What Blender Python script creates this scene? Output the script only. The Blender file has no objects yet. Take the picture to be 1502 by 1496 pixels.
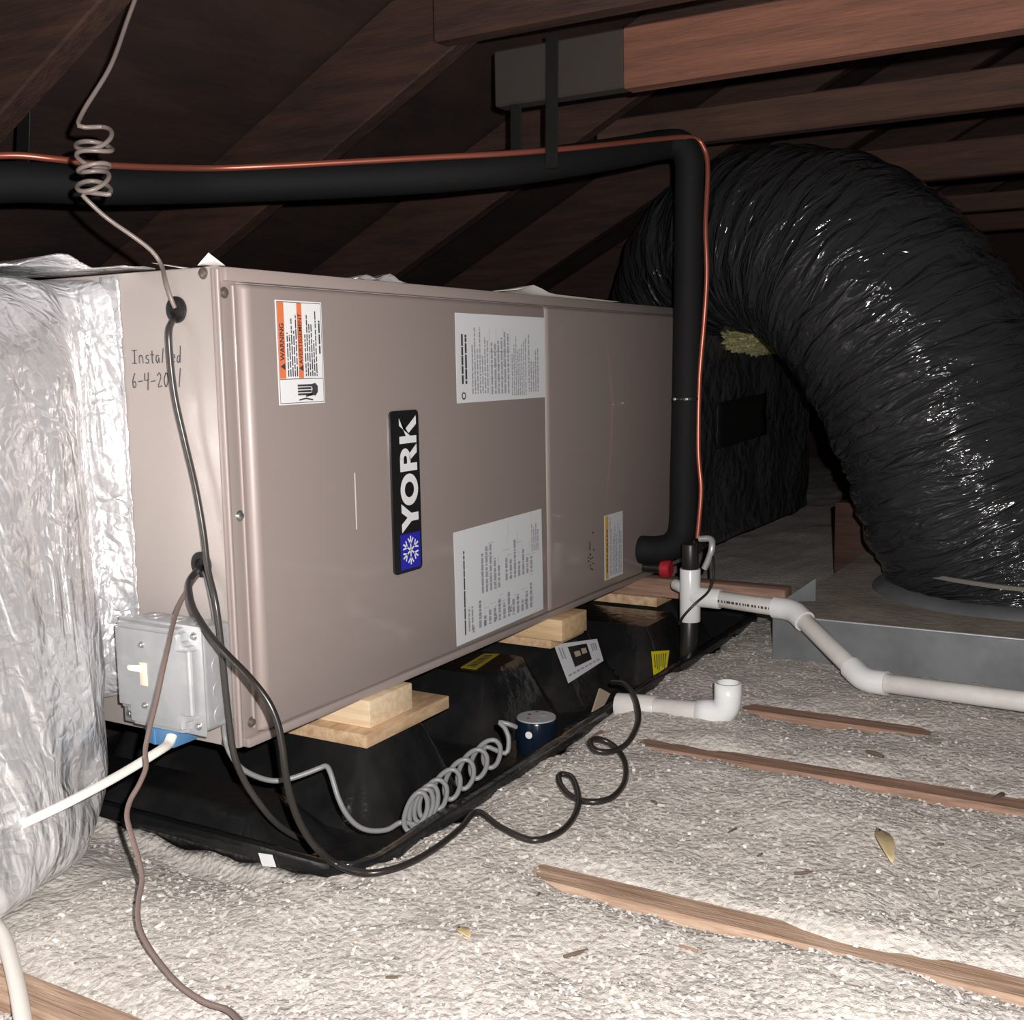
import bpy, bmesh, math, random
import numpy as np
from mathutils import Vector, Matrix

# ------------------------------------------------------------------ camera
scene = bpy.context.scene
col = scene.collection
CAM = Vector((-0.8877, -0.8778, 0.5233))
RIGHT = Vector((0.50124, -0.86513, -0.01743))
UP = Vector((0.12047, 0.04983, 0.99147))
FWD = Vector((0.85688, 0.49906, -0.12920))
cd = bpy.data.cameras.new('camera')
cd.sensor_width = 36.0
cd.lens = 39.228
cd.clip_start = 0.02
cam = bpy.data.objects.new('camera', cd)
cam.matrix_world = Matrix(((RIGHT.x, UP.x, -FWD.x, CAM.x), (RIGHT.y, UP.y, -FWD.y, CAM.y),
                           (RIGHT.z, UP.z, -FWD.z, CAM.z), (0, 0, 0, 1)))
col.objects.link(cam)
scene.camera = cam

# ------------------------------------------------------------------ light: a dark attic lit by the phone's flash
world = bpy.data.worlds.new('attic_dark')
world.use_nodes = True
world.node_tree.nodes['Background'].inputs[0].default_value = (0.6, 0.65, 0.7, 1)
world.node_tree.nodes['Background'].inputs[1].default_value = 0.004
scene.world = world
fl = bpy.data.lights.new('phone_flash', 'POINT')
fl.energy = 96.0
fl.color = (1.0, 0.975, 0.95)
fl.shadow_soft_size = 0.006
flash = bpy.data.objects.new('phone_flash', fl)
flash.location = CAM + RIGHT * 0.034 + UP * 0.036 + FWD * 0.0
col.objects.link(flash)

scene.view_settings.view_transform = 'Standard'
scene.view_settings.look = 'None'
scene.view_settings.exposure = 0.0
scene.view_settings.gamma = 1.0
scene.view_settings.use_curve_mapping = False

# ------------------------------------------------------------------ measured paths (metres; unit front left foot is X=0 Y=0, joist tops z=0)
STAT_TOP = [(0.103, 0.189, 0.994), (0.090, 0.185, 0.971), (0.062, 0.180, 0.922), (0.038, 0.171, 0.885), (0.019, 0.166, 0.858), (-0.001, 0.165, 0.832), (-0.021, 0.163, 0.807), (-0.036, 0.153, 0.788), (-0.043, 0.141, 0.778)]
STAT_LOW = [(-0.057, 0.132, 0.724), (-0.057, 0.129, 0.713), (-0.050, 0.124, 0.701), (-0.035, 0.116, 0.686), (-0.018, 0.100, 0.669), (-0.002, 0.090, 0.654), (0.005, 0.084, 0.639), (-0.008, 0.065, 0.620), (-0.008, 0.059, 0.603), (-0.004, 0.057, 0.591)]
STAT_COIL = [(-0.032, 0.134, 0.781), (-0.048, 0.123, 0.711)]
CORD_B = [(-0.004, 0.059, 0.579), (-0.018, 0.049, 0.574), (-0.026, 0.045, 0.563), (-0.026, 0.045, 0.533), (-0.024, 0.043, 0.493), (-0.020, 0.036, 0.445), (-0.020, 0.024, 0.397), (-0.022, 0.014, 0.349), (-0.028, 0.004, 0.310), (-0.034, -0.011, 0.275), (-0.034, -0.016, 0.227), (-0.030, -0.015, 0.180), (-0.026, -0.014, 0.141), (-0.023, -0.016, 0.102), (-0.010, -0.019, 0.066), (0.003, -0.029, 0.036), (0.019, -0.033, 0.013), (0.040, -0.034, -0.007), (0.068, -0.036, -0.029)]
CORD_BLACK = [(0.004, 0.046, 0.304), (-0.020, 0.030, 0.304), (-0.032, 0.028, 0.296), (-0.044, 0.017, 0.286), (-0.058, -0.003, 0.273), (-0.075, -0.038, 0.257), (-0.086, -0.073, 0.241), (-0.088, -0.106, 0.220), (-0.085, -0.126, 0.198), (-0.083, -0.136, 0.176), (-0.083, -0.141, 0.152), (-0.081, -0.142, 0.124), (-0.074, -0.141, 0.096), (-0.065, -0.144, 0.066), (-0.053, -0.153, 0.038), (-0.034, -0.164, 0.014), (-0.036, -0.201, 0.014), (-0.016, -0.221, 0.014), (0.014, -0.230, 0.014), (0.054, -0.232, 0.014), (0.102, -0.228, 0.014)]
CORD_COIL = [(0.150, -0.220, 0.014), (0.127, -0.263, 0.014), (0.114, -0.296, 0.014), (0.115, -0.318, 0.014), (0.143, -0.330, 0.014), (0.185, -0.326, 0.014), (0.231, -0.310, 0.014), (0.275, -0.284, 0.014), (0.300, -0.263, 0.014), (0.298, -0.250, 0.014), (0.274, -0.262, 0.014), (0.247, -0.287, 0.014), (0.236, -0.310, 0.014), (0.241, -0.329, 0.014), (0.265, -0.339, 0.014), (0.312, -0.332, 0.014), (0.364, -0.310, 0.014), (0.396, -0.288, 0.017), (0.404, -0.269, 0.025), (0.396, -0.254, 0.031), (0.378, -0.253, 0.032), (0.367, -0.265, 0.027), (0.375, -0.280, 0.024), (0.399, -0.290, 0.025), (0.425, -0.293, 0.033), (0.467, -0.283, 0.040), (0.513, -0.260, 0.047), (0.556, -0.233, 0.049), (0.587, -0.206, 0.050), (0.614, -0.175, 0.041)]
WIRE_BROWN = [(0.002, 0.046, 0.299), (-0.012, 0.042, 0.293), (-0.035, 0.031, 0.284), (-0.052, 0.026, 0.271), (-0.075, 0.012, 0.255), (-0.093, -0.001, 0.242), (-0.109, -0.009, 0.222), (-0.127, -0.016, 0.193), (-0.144, -0.023, 0.170), (-0.155, -0.028, 0.153), (-0.163, -0.037, 0.140), (-0.175, -0.040, 0.127), (-0.188, -0.041, 0.115), (-0.198, -0.047, 0.104), (-0.204, -0.059, 0.090), (-0.210, -0.073, 0.074), (-0.217, -0.085, 0.058), (-0.231, -0.095, 0.046), (-0.243, -0.107, 0.035), (-0.252, -0.124, 0.026), (-0.261, -0.151, 0.017), (-0.273, -0.188, 0.012), (-0.278, -0.222, 0.009), (-0.281, -0.252, 0.012), (-0.299, -0.286, 0.020), (-0.332, -0.340, 0.040)]
CORD_GRAY = [(0.002, 0.041, 0.300), (-0.012, 0.022, 0.294), (-0.016, 0.010, 0.258), (-0.016, 0.005, 0.213), (-0.016, 0.004, 0.159), (-0.014, 0.006, 0.119), (-0.018, -0.005, 0.102), (-0.011, -0.012, 0.085), (0.004, -0.020, 0.071), (0.020, -0.030, 0.062), (0.033, -0.043, 0.062), (0.047, -0.056, 0.066), (0.059, -0.066, 0.070), (0.063, -0.073, 0.072), (0.061, -0.081, 0.064), (0.058, -0.092, 0.041), (0.061, -0.101, 0.021), (0.069, -0.110, 0.006), (0.080, -0.120, -0.002), (0.097, -0.131, -0.005), (0.114, -0.139, -0.001)]
GRAY_COIL = [(0.134, -0.154, 0.015), (0.125, -0.159, 0.006), (0.115, -0.160, -0.002), (0.108, -0.156, -0.006), (0.107, -0.150, -0.004), (0.113, -0.143, 0.002), (0.124, -0.139, 0.011), (0.136, -0.138, 0.019), (0.145, -0.141, 0.024), (0.148, -0.148, 0.023), (0.144, -0.155, 0.017), (0.135, -0.160, 0.008), (0.125, -0.160, -0.000), (0.117, -0.157, -0.004), (0.116, -0.151, -0.003), (0.122, -0.144, 0.004), (0.133, -0.139, 0.013), (0.145, -0.138, 0.021), (0.154, -0.142, 0.025), (0.158, -0.149, 0.024), (0.154, -0.156, 0.018), (0.145, -0.161, 0.009), (0.134, -0.161, 0.001), (0.127, -0.158, -0.002), (0.126, -0.151, -0.001), (0.132, -0.144, 0.005), (0.142, -0.140, 0.014), (0.155, -0.139, 0.022), (0.164, -0.143, 0.027), (0.167, -0.150, 0.026), (0.163, -0.157, 0.020), (0.154, -0.162, 0.011), (0.144, -0.162, 0.003), (0.137, -0.158, -0.001), (0.135, -0.152, 0.001), (0.141, -0.145, 0.007), (0.152, -0.140, 0.016), (0.166, -0.140, 0.024), (0.177, -0.144, 0.029), (0.181, -0.151, 0.028), (0.179, -0.159, 0.022), (0.172, -0.163, 0.014), (0.163, -0.164, 0.006), (0.157, -0.160, 0.003), (0.157, -0.154, 0.004), (0.164, -0.147, 0.011), (0.176, -0.142, 0.020), (0.190, -0.142, 0.029), (0.202, -0.147, 0.034), (0.207, -0.154, 0.033), (0.204, -0.162, 0.027), (0.197, -0.166, 0.018), (0.188, -0.167, 0.011), (0.182, -0.163, 0.007), (0.182, -0.156, 0.009), (0.189, -0.149, 0.016), (0.201, -0.145, 0.025), (0.216, -0.145, 0.034), (0.227, -0.150, 0.039), (0.232, -0.158, 0.038), (0.230, -0.165, 0.032), (0.222, -0.170, 0.023), (0.213, -0.170, 0.016), (0.207, -0.166, 0.012), (0.207, -0.159, 0.014), (0.214, -0.152, 0.021), (0.227, -0.148, 0.030), (0.241, -0.148, 0.039), (0.253, -0.153, 0.044), (0.258, -0.161, 0.043), (0.256, -0.169, 0.037), (0.248, -0.173, 0.028), (0.239, -0.173, 0.021), (0.232, -0.169, 0.017), (0.232, -0.162, 0.019), (0.239, -0.155, 0.026), (0.252, -0.151, 0.035), (0.267, -0.152, 0.044), (0.278, -0.157, 0.049), (0.284, -0.165, 0.049), (0.282, -0.173, 0.043), (0.274, -0.177, 0.034), (0.265, -0.177, 0.026), (0.258, -0.173, 0.023), (0.258, -0.165, 0.025), (0.265, -0.158, 0.032), (0.278, -0.155, 0.041), (0.283, -0.180, 0.035), (0.292, -0.180, 0.050), (0.295, -0.173, 0.063), (0.297, -0.164, 0.069), (0.303, -0.176, 0.066), (0.311, -0.180, 0.061)]
CABLE_WHITE = [(-0.079, 0.018, 0.137), (-0.089, 0.014, 0.131), (-0.108, 0.007, 0.131), (-0.145, 0.008, 0.124), (-0.180, 0.007, 0.120), (-0.220, 0.013, 0.113), (-0.244, 0.032, 0.102), (-0.232, 0.066, 0.084), (-0.196, 0.136, 0.049)]
CABLE_CORNER = [(-0.258, 0.096, 0.006), (-0.283, 0.032, 0.006), (-0.307, -0.013, 0.006), (-0.333, -0.058, 0.006), (-0.360, -0.102, 0.006), (-0.388, -0.146, 0.006)]
COPPER_H = [(-0.027, 0.516, 0.783), (0.090, 0.463, 0.808), (0.146, 0.426, 0.808), (0.220, 0.400, 0.807), (0.359, 0.364, 0.819), (0.434, 0.298, 0.826), (0.510, 0.229, 0.835), (0.608, 0.144, 0.847), (0.718, 0.060, 0.861), (0.863, -0.003, 0.886), (1.073, -0.051, 0.927), (1.166, -0.088, 0.941), (1.185, -0.105, 0.922), (1.183, -0.113, 0.881), (1.165, -0.116, 0.778), (1.162, -0.120, 0.689), (1.160, -0.116, 0.600), (1.157, -0.108, 0.484), (1.153, -0.108, 0.353), (1.150, -0.115, 0.275), (1.145, -0.110, 0.182)]
SUCTION = [(-0.032, 0.557, 0.748), (0.106, 0.488, 0.778), (0.231, 0.436, 0.785), (0.379, 0.385, 0.800), (0.497, 0.286, 0.810), (0.619, 0.179, 0.823), (0.710, 0.107, 0.836), (0.801, 0.055, 0.853), (0.922, 0.014, 0.879), (1.061, -0.016, 0.910)]
SUCTION_UP = [(1.061, -0.016, 0.910), (1.163, -0.034, 0.934), (1.172, -0.065, 0.929), (1.172, -0.080, 0.900), (1.170, -0.081, 0.844), (1.168, -0.081, 0.692), (1.165, -0.081, 0.563), (1.162, -0.080, 0.432), (1.158, -0.078, 0.299), (1.155, -0.078, 0.225), (1.148, -0.075, 0.187), (1.130, -0.062, 0.166), (1.112, -0.041, 0.160), (1.096, -0.019, 0.161), (1.097, 0.000, 0.160)]
PVC_TEE = [(0.995, -0.153, 0.151), (0.995, -0.153, 0.054)]
PVC_RUN = [(0.995, -0.153, 0.100), (0.995, -0.189, 0.100), (0.990, -0.310, 0.100), (0.960, -0.352, 0.103), (0.864, -0.464, 0.039), (0.837, -0.501, 0.026), (0.833, -0.534, 0.030), (0.797, -0.730, 0.038), (0.766, -0.895, 0.043)]
OVERFLOW = [(0.609, -0.184, 0.012), (0.615, -0.227, 0.012), (0.620, -0.322, 0.012), (0.626, -0.355, 0.012)]
STICKER = [(0.752, 0.001, 0.047), (0.893, -0.012, 0.027), (0.876, -0.033, -0.007), (0.733, -0.036, -0.011)]
YTORN = [(0.922, -0.105, 0.007), (0.990, -0.112, -0.006), (0.933, -0.129, -0.032), (0.880, -0.128, -0.030)]
YTOP = [(0.572, 0.073, 0.046), (0.662, 0.084, 0.046), (0.673, 0.060, 0.046), (0.573, 0.044, 0.046)]
WSTK = [(-0.022, -0.048, 0.015), (-0.022, -0.068, 0.017), (-0.022, -0.073, 0.004), (-0.022, -0.053, 0.001)]
CARD = [(0.717, -0.102, -0.006), (0.745, -0.107, -0.022), (0.715, -0.110, -0.033), (0.672, -0.110, -0.032)]
RUNNER = [(1.099, -0.003, 0.100), (1.163, -0.056, 0.100), (1.144, -0.148, 0.100), (1.154, -0.279, 0.100)]
REDCAP = [(1.259, -0.010, 0.094)]
STUB = [(1.032, -0.113, 0.111)]
FLOATW = [(1.048, -0.156, 0.209), (1.024, -0.178, 0.197), (0.996, -0.196, 0.171), (0.982, -0.201, 0.137), (0.970, -0.196, 0.116), (0.952, -0.179, 0.097), (0.944, -0.161, 0.075), (0.952, -0.149, 0.057)]
PAPER = [(0.650, 0.000, 0.633), (0.710, 0.000, 0.642), (0.813, 0.000, 0.639), (1.054, 0.000, 0.636)]
PAPER2 = [(-0.018, 0.000, 0.640), (0.011, 0.000, 0.634), (0.261, -0.000, 0.640), (0.349, 0.000, 0.637), (0.000, 0.094, 0.642), (-0.000, 0.054, 0.635)]
STUMP = [(1.690, -0.183, 0.180), (1.745, -0.272, 0.202), (1.718, -0.283, -0.019)]
JOIST = [(0.081, -0.297, 0.000), (0.096, -0.801, 0.000), (0.062, -0.804, 0.000), (0.496, -0.304, 0.000), (0.503, -0.706, 0.000), (0.716, -0.347, 0.000), (0.719, -0.651, 0.000), (0.731, -0.556, 0.000), (-0.323, -0.021, 0.000), (-0.321, -0.166, 0.000), (0.868, -0.388, 0.000), (0.890, -0.432, 0.000)]
DEBRIS = [(0.289, -0.645, 0.006), (0.512, -0.732, 0.006), (0.569, -0.576, 0.006), (0.192, -0.586, 0.006), (-0.059, -0.453, 0.006), (-0.005, -0.538, 0.006), (-0.092, -0.356, 0.006), (0.263, -0.486, 0.006), (-0.167, -0.331, 0.006), (0.019, -0.372, 0.006), (0.218, -0.532, 0.006), (0.282, -0.384, 0.006), (0.335, -0.695, 0.006), (-0.012, -0.329, 0.006), (-0.090, 0.034, 0.006), (0.241, -0.748, 0.006), (-0.163, -0.360, 0.006), (0.426, -0.657, 0.006)]
STRAP = [(0.785, 0.005, 1.050), (0.840, 0.037, 0.880), (0.830, 0.102, 0.961), (0.880, 0.132, 0.881), (0.232, 0.569, 0.999), (0.199, 0.580, 0.825), (0.240, 0.554, 0.999)]

rng = random.Random(7)
R = math.radians

# ------------------------------------------------------------------ materials
def mat(name, color, rough=0.5, metal=0.0, bump=0.0, bscale=60.0, var=None, vscale=8.0, coat=0.0, stretch=None, spec=0.5, detail=4.0, coords='Object', vlow=0.35, vhigh=0.65, coatr=0.12):
    m = bpy.data.materials.new(name)
    m.use_nodes = True
    nt = m.node_tree
    b = nt.nodes['Principled BSDF']
    c = tuple(color) + (1,)
    b.inputs['Base Color'].default_value = c
    b.inputs['Roughness'].default_value = rough
    b.inputs['Metallic'].default_value = metal
    b.inputs['Specular IOR Level'].default_value = spec
    b.inputs['Coat Weight'].default_value = coat
    b.inputs['Coat Roughness'].default_value = coatr
    tc = nt.nodes.new('ShaderNodeTexCoord')
    src = tc.outputs[coords]
    if stretch:
        mp = nt.nodes.new('ShaderNodeMapping')
        mp.inputs['Scale'].default_value = stretch
        nt.links.new(src, mp.inputs['Vector'])
        src = mp.outputs['Vector']
    if var:
        n = nt.nodes.new('ShaderNodeTexNoise')
        n.inputs['Scale'].default_value = vscale
        n.inputs['Detail'].default_value = detail
        n.inputs['Roughness'].default_value = 0.65
        nt.links.new(src, n.inputs['Vector'])
        rp = nt.nodes.new('ShaderNodeValToRGB')
        rp.color_ramp.elements[0].position = vlow
        rp.color_ramp.elements[1].position = vhigh
        rp.color_ramp.elements[0].color = c
        rp.color_ramp.elements[1].color = tuple(var) + (1,)
        nt.links.new(n.outputs['Fac'], rp.inputs['Fac'])
        nt.links.new(rp.outputs['Color'], b.inputs['Base Color'])
    if bump:
        n2 = nt.nodes.new('ShaderNodeTexNoise')
        n2.inputs['Scale'].default_value = bscale
        n2.inputs['Detail'].default_value = 5.0
        nt.links.new(src, n2.inputs['Vector'])
        bp = nt.nodes.new('ShaderNodeBump')
        bp.inputs['Strength'].default_value = 1.0
        bp.inputs['Distance'].default_value = bump
        nt.links.new(n2.outputs['Fac'], bp.inputs['Height'])
        nt.links.new(bp.outputs['Normal'], b.inputs['Normal'])
    return m

M = {}
M['taupe'] = mat('taupe_enamel', (0.365, 0.302, 0.283), 0.5, 0.2, 0.00008, 500, coat=0.55, coatr=0.07)
M['taupe_end'] = mat('taupe_enamel_end', (0.50, 0.44, 0.415), 0.4, 0.25, 0.0002, 220, coat=0.3)
M['pan'] = mat('black_plastic', (0.010, 0.010, 0.011), 0.12, 0, 0.0012, 45, var=(0.03, 0.029, 0.027), vscale=7, vlow=.45, vhigh=.8)
M['black'] = mat('black_rubber', (0.014, 0.013, 0.013), 0.38)
M['cordblack'] = mat('black_cord', (0.02, 0.017, 0.015), 0.3)
M['foam'] = mat('black_foam_sleeve', (0.009, 0.009, 0.0095), 0.75, 0, 0.0006, 60, spec=0.25)
M['white'] = mat('white_plastic', (0.80, 0.79, 0.78), 0.3)
M['pvc'] = mat('pvc_pipe', (0.72, 0.695, 0.67), 0.35, var=(0.60, 0.57, 0.54), vscale=14)
M['pvcfit'] = mat('pvc_fitting', (0.80, 0.80, 0.80), 0.25)
M['label'] = mat('label_paper', (0.72, 0.73, 0.76), 0.35)
M['labelw'] = mat('label_white', (0.80, 0.80, 0.81), 0.3)
M['print'] = mat('print_ink', (0.05, 0.05, 0.06), 0.5)
M['printg'] = mat('print_grey', (0.34, 0.35, 0.38), 0.5)
M['orange'] = mat('label_orange', (0.72, 0.19, 0.075), 0.4)
M['amber'] = mat('label_amber', (0.75, 0.42, 0.06), 0.4)
M['yellow'] = mat('label_yellow', (0.90, 0.78, 0.02), 0.4)
M['yelldark'] = mat('label_yellow_dull', (0.45, 0.36, 0.03), 0.4)
M['badge'] = mat('badge_black', (0.012, 0.012, 0.013), 0.25)
M['blue'] = mat('badge_blue', (0.02, 0.02, 0.42), 0.4)
M['bluecon'] = mat('connector_blue', (0.08, 0.20, 0.38), 0.4)
M['galv'] = mat('galvanised_box', (0.55, 0.56, 0.57), 0.38, 0.45, 0.0002, 120, var=(0.47, 0.48, 0.49), vscale=25)
M['sheet'] = mat('galvanised_sheet', (0.22, 0.23, 0.24), 0.5, 0.35, 0.0005, 30, var=(0.15, 0.155, 0.16), vscale=9)
M['dustsheet'] = mat('dusty_sheet_metal', (0.40, 0.35, 0.30), 0.95, 0.0, 0.002, 70, var=(0.24, 0.20, 0.17), vscale=9)
M['ivory'] = mat('ivory_plastic', (0.82, 0.77, 0.62), 0.35)
M['steel'] = mat('screw_steel', (0.55, 0.55, 0.55), 0.3, 0.9)
M['screwdark'] = mat('screw_dark', (0.22, 0.18, 0.16), 0.4, 0.6)
M['copper'] = mat('copper_tube', (0.46, 0.14, 0.095), 0.36, 0.6)
M['strapweb'] = mat('dusty_strap', (0.16, 0.145, 0.12), 0.7)
M['darkcord'] = mat('dark_grey_cord', (0.045, 0.04, 0.037), 0.3)
M['greycord'] = mat('grey_cord', (0.21, 0.21, 0.215), 0.4)
M['statwire'] = mat('grey_brown_wire', (0.21, 0.17, 0.155), 0.35)
M['brownwire'] = mat('brown_wire', (0.17, 0.12, 0.105), 0.35)
M['whitecable'] = mat('white_cable', (0.78, 0.74, 0.68), 0.4)
M['pine'] = mat('fresh_pine', (0.74, 0.53, 0.31), 0.6, 0, 0.0004, 40, var=(0.60, 0.38, 0.20), vscale=16, stretch=(6, 0.6, 9))
M['pinelight'] = mat('pale_pine', (0.82, 0.66, 0.46), 0.6, 0, 0.0004, 40, var=(0.70, 0.50, 0.31), vscale=16, stretch=(6, 0.6, 9))
M['ply'] = mat('plywood_face', (0.72, 0.52, 0.33), 0.65, 0, 0.0005, 60, var=(0.50, 0.30, 0.17), vscale=12, stretch=(2, 6, 6))
M['joist'] = mat('weathered_joist', (0.50, 0.35, 0.25), 0.75, 0, 0.0012, 50, var=(0.27, 0.165, 0.11), vscale=12, stretch=(9, 0.7, 9))
M['joistred'] = mat('red_joist', (0.40, 0.235, 0.165), 0.75, 0, 0.0012, 50, var=(0.20, 0.125, 0.085), vscale=12, stretch=(9, 0.7, 9))
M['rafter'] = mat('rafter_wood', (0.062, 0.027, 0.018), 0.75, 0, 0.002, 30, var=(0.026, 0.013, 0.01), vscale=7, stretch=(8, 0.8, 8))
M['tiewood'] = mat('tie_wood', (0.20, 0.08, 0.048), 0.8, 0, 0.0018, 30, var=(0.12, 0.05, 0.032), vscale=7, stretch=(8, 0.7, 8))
M['greywood'] = mat('grey_wood', (0.034, 0.027, 0.023), 0.8, 0, 0.0015, 30)
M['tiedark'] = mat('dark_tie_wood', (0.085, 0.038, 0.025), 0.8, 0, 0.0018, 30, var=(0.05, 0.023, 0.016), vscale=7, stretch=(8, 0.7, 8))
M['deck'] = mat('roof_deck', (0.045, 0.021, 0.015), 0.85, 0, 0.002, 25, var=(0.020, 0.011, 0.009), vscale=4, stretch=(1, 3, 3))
M['redplastic'] = mat('red_plastic', (0.42, 0.02, 0.03), 0.4)
M['card'] = mat('cardboard', (0.48, 0.38, 0.28), 0.8)
M['paper'] = mat('white_paper', (0.78, 0.76, 0.73), 0.7)
M['fibre'] = mat('glass_fibre', (0.62, 0.58, 0.32), 0.95, 0, 0.004, 80, var=(0.45, 0.42, 0.2), vscale=30)
M['alarm'] = mat('alarm_shell', (0.006, 0.012, 0.024), 0.2)
M['alarmtop'] = mat('alarm_top', (0.36, 0.37, 0.39), 0.45)
M['leaf'] = mat('dry_leaf', (0.52, 0.40, 0.22), 0.8, 0, .001, 60)
M['bark'] = mat('dark_debris', (0.12, 0.085, 0.06), 0.85)
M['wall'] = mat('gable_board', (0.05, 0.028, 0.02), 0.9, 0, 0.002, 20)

def node_mat(name):
    m = bpy.data.materials.new(name); m.use_nodes = True
    return m, m.node_tree, m.node_tree.nodes['Principled BSDF']

def link_noise(nt, vec, scale, detail=5.0, rough=0.6, dist=0.0):
    n = nt.nodes.new('ShaderNodeTexNoise')
    n.inputs['Scale'].default_value = scale; n.inputs['Detail'].default_value = detail
    n.inputs['Roughness'].default_value = rough; n.inputs['Distortion'].default_value = dist
    nt.links.new(vec, n.inputs['Vector'])
    return n

def foil_mat():
    m, nt, b = node_mat('foil_facing')
    b.inputs['Base Color'].default_value = (0.74, 0.735, 0.75, 1)
    b.inputs['Metallic'].default_value = 0.6
    b.inputs['Roughness'].default_value = 0.27
    tc = nt.nodes.new('ShaderNodeTexCoord')
    mp0 = nt.nodes.new('ShaderNodeMapping'); mp0.inputs['Scale'].default_value = (1.6, 1.6, 0.55); mp0.inputs['Rotation'].default_value = (0.25, 0.15, 0)
    nt.links.new(tc.outputs['Object'], mp0.inputs['Vector'])
    a = link_noise(nt, mp0.outputs[0], 8, 3, .5, 1.6)
    v = nt.nodes.new('ShaderNodeTexVoronoi'); v.feature = 'DISTANCE_TO_EDGE'
    v.inputs['Scale'].default_value = 12
    mix = link_noise(nt, tc.outputs['Object'], 6, 3)
    add = nt.nodes.new('ShaderNodeVectorMath'); add.operation = 'ADD'
    nt.links.new(mp0.outputs[0], add.inputs[0]); nt.links.new(mix.outputs['Color'], add.inputs[1])
    nt.links.new(add.outputs[0], v.inputs['Vector'])
    mul = nt.nodes.new('ShaderNodeMath'); mul.operation = 'MULTIPLY_ADD'
    mul.inputs[1].default_value = 0.2
    nt.links.new(v.outputs['Distance'], mul.inputs[0]); nt.links.new(a.outputs['Fac'], mul.inputs[2])
    bp = nt.nodes.new('ShaderNodeBump'); bp.inputs['Distance'].default_value = 0.022; bp.inputs['Strength'].default_value = 0.8
    nt.links.new(mul.outputs[0], bp.inputs['Height'])
    fine = link_noise(nt, tc.outputs['Object'], 70, 3, .5, 1.0)
    bp3 = nt.nodes.new('ShaderNodeBump'); bp3.inputs['Distance'].default_value = 0.0012
    nt.links.new(fine.outputs['Fac'], bp3.inputs['Height']); nt.links.new(bp.outputs[0], bp3.inputs['Normal'])
    nt.links.new(bp3.outputs[0], b.inputs['Normal'])
    return m
M['foil'] = foil_mat()

def flex_mat(name, around, along, dist, rough):
    m, nt, b = node_mat(name)
    b.inputs['Base Color'].default_value = (0.027, 0.028, 0.031, 1)
    b.inputs['Roughness'].default_value = rough
    tc = nt.nodes.new('ShaderNodeTexCoord')
    mp = nt.nodes.new('ShaderNodeMapping'); mp.inputs['Scale'].default_value = (around, along, 1)
    nt.links.new(tc.outputs['UV'], mp.inputs['Vector'])
    a = link_noise(nt, mp.outputs[0], 1.0, 3, .5, .8)
    bp = nt.nodes.new('ShaderNodeBump'); bp.inputs['Distance'].default_value = dist
    nt.links.new(a.outputs['Fac'], bp.inputs['Height'])
    nt.links.new(bp.outputs[0], b.inputs['Normal'])
    return m
M['flex'] = flex_mat('black_duct_jacket', 7, 85, 0.02, 0.12)
M['wrap'] = mat('black_duct_wrap', (0.042, 0.043, 0.045), 0.16, 0, 0.016, 26)
M['tape'] = mat('black_tape', (0.006, 0.006, 0.006), 0.5, 0, .0008, 60)

def insul_mat(name, island):
    m, nt, b = node_mat(name)
    b.inputs['Roughness'].default_value = 0.9
    b.inputs['Specular IOR Level'].default_value = 0.25
    rp = nt.nodes.new('ShaderNodeValToRGB')
    e = rp.color_ramp.elements
    tc = nt.nodes.new('ShaderNodeTexCoord')
    if island:
        g = nt.nodes.new('ShaderNodeNewGeometry')
        nt.links.new(g.outputs['Random Per Island'], rp.inputs['Fac'])
        e[0].position = 0.0; e[0].color = (0.55, 0.50, 0.455, 1)
        e[1].position = 1.0; e[1].color = (0.90, 0.87, 0.82, 1)
        k = e.new(0.45); k.color = (0.585, 0.54, 0.498, 1)
        k = e.new(0.82); k.color = (0.635, 0.59, 0.545, 1)
    else:
        n = link_noise(nt, tc.outputs['Object'], 95, 5, .7)
        n2 = link_noise(nt, tc.outputs['Object'], 5, 3)
        ma = nt.nodes.new('ShaderNodeMath'); ma.operation = 'MULTIPLY_ADD'; ma.inputs[1].default_value = 0.35
        nt.links.new(n2.outputs['Fac'], ma.inputs[0]); nt.links.new(n.outputs['Fac'], ma.inputs[2])
        nt.links.new(ma.outputs[0], rp.inputs['Fac'])
        e[0].position = 0.42; e[0].color = (0.49, 0.445, 0.40, 1)
        e[1].position = 0.92; e[1].color = (0.76, 0.71, 0.65, 1)
        k = e.new(0.66); k.color = (0.585, 0.54, 0.498, 1)
        v = nt.nodes.new('ShaderNodeTexVoronoi'); v.inputs['Scale'].default_value = 130
        nt.links.new(tc.outputs['Object'], v.inputs['Vector'])
        mu = nt.nodes.new('ShaderNodeMath'); mu.operation = 'MULTIPLY_ADD'; mu.inputs[1].default_value = -0.5
        nt.links.new(v.outputs['Distance'], mu.inputs[0]); nt.links.new(n.outputs['Fac'], mu.inputs[2])
        bp = nt.nodes.new('ShaderNodeBump'); bp.inputs['Distance'].default_value = 0.0045
        nt.links.new(mu.outputs[0], bp.inputs['Height']); nt.links.new(bp.outputs[0], b.inputs['Normal'])
    nt.links.new(rp.outputs['Color'], b.inputs['Base Color'])
    return m
M['insul'] = insul_mat('loose_insulation', False)
M['flake'] = insul_mat('insulation_flakes', True)

# ------------------------------------------------------------------ helpers
def finish(name, me, material, parent=None, smooth=None):
    o = bpy.data.objects.new(name, me)
    col.objects.link(o)
    if material is not None:
        me.materials.append(M[material] if isinstance(material, str) else material)
    if smooth is not None:
        me.shade_smooth()
        me.set_sharp_from_angle(angle=R(smooth))
    if parent is not None:
        attach(o, parent)
    return o

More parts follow.
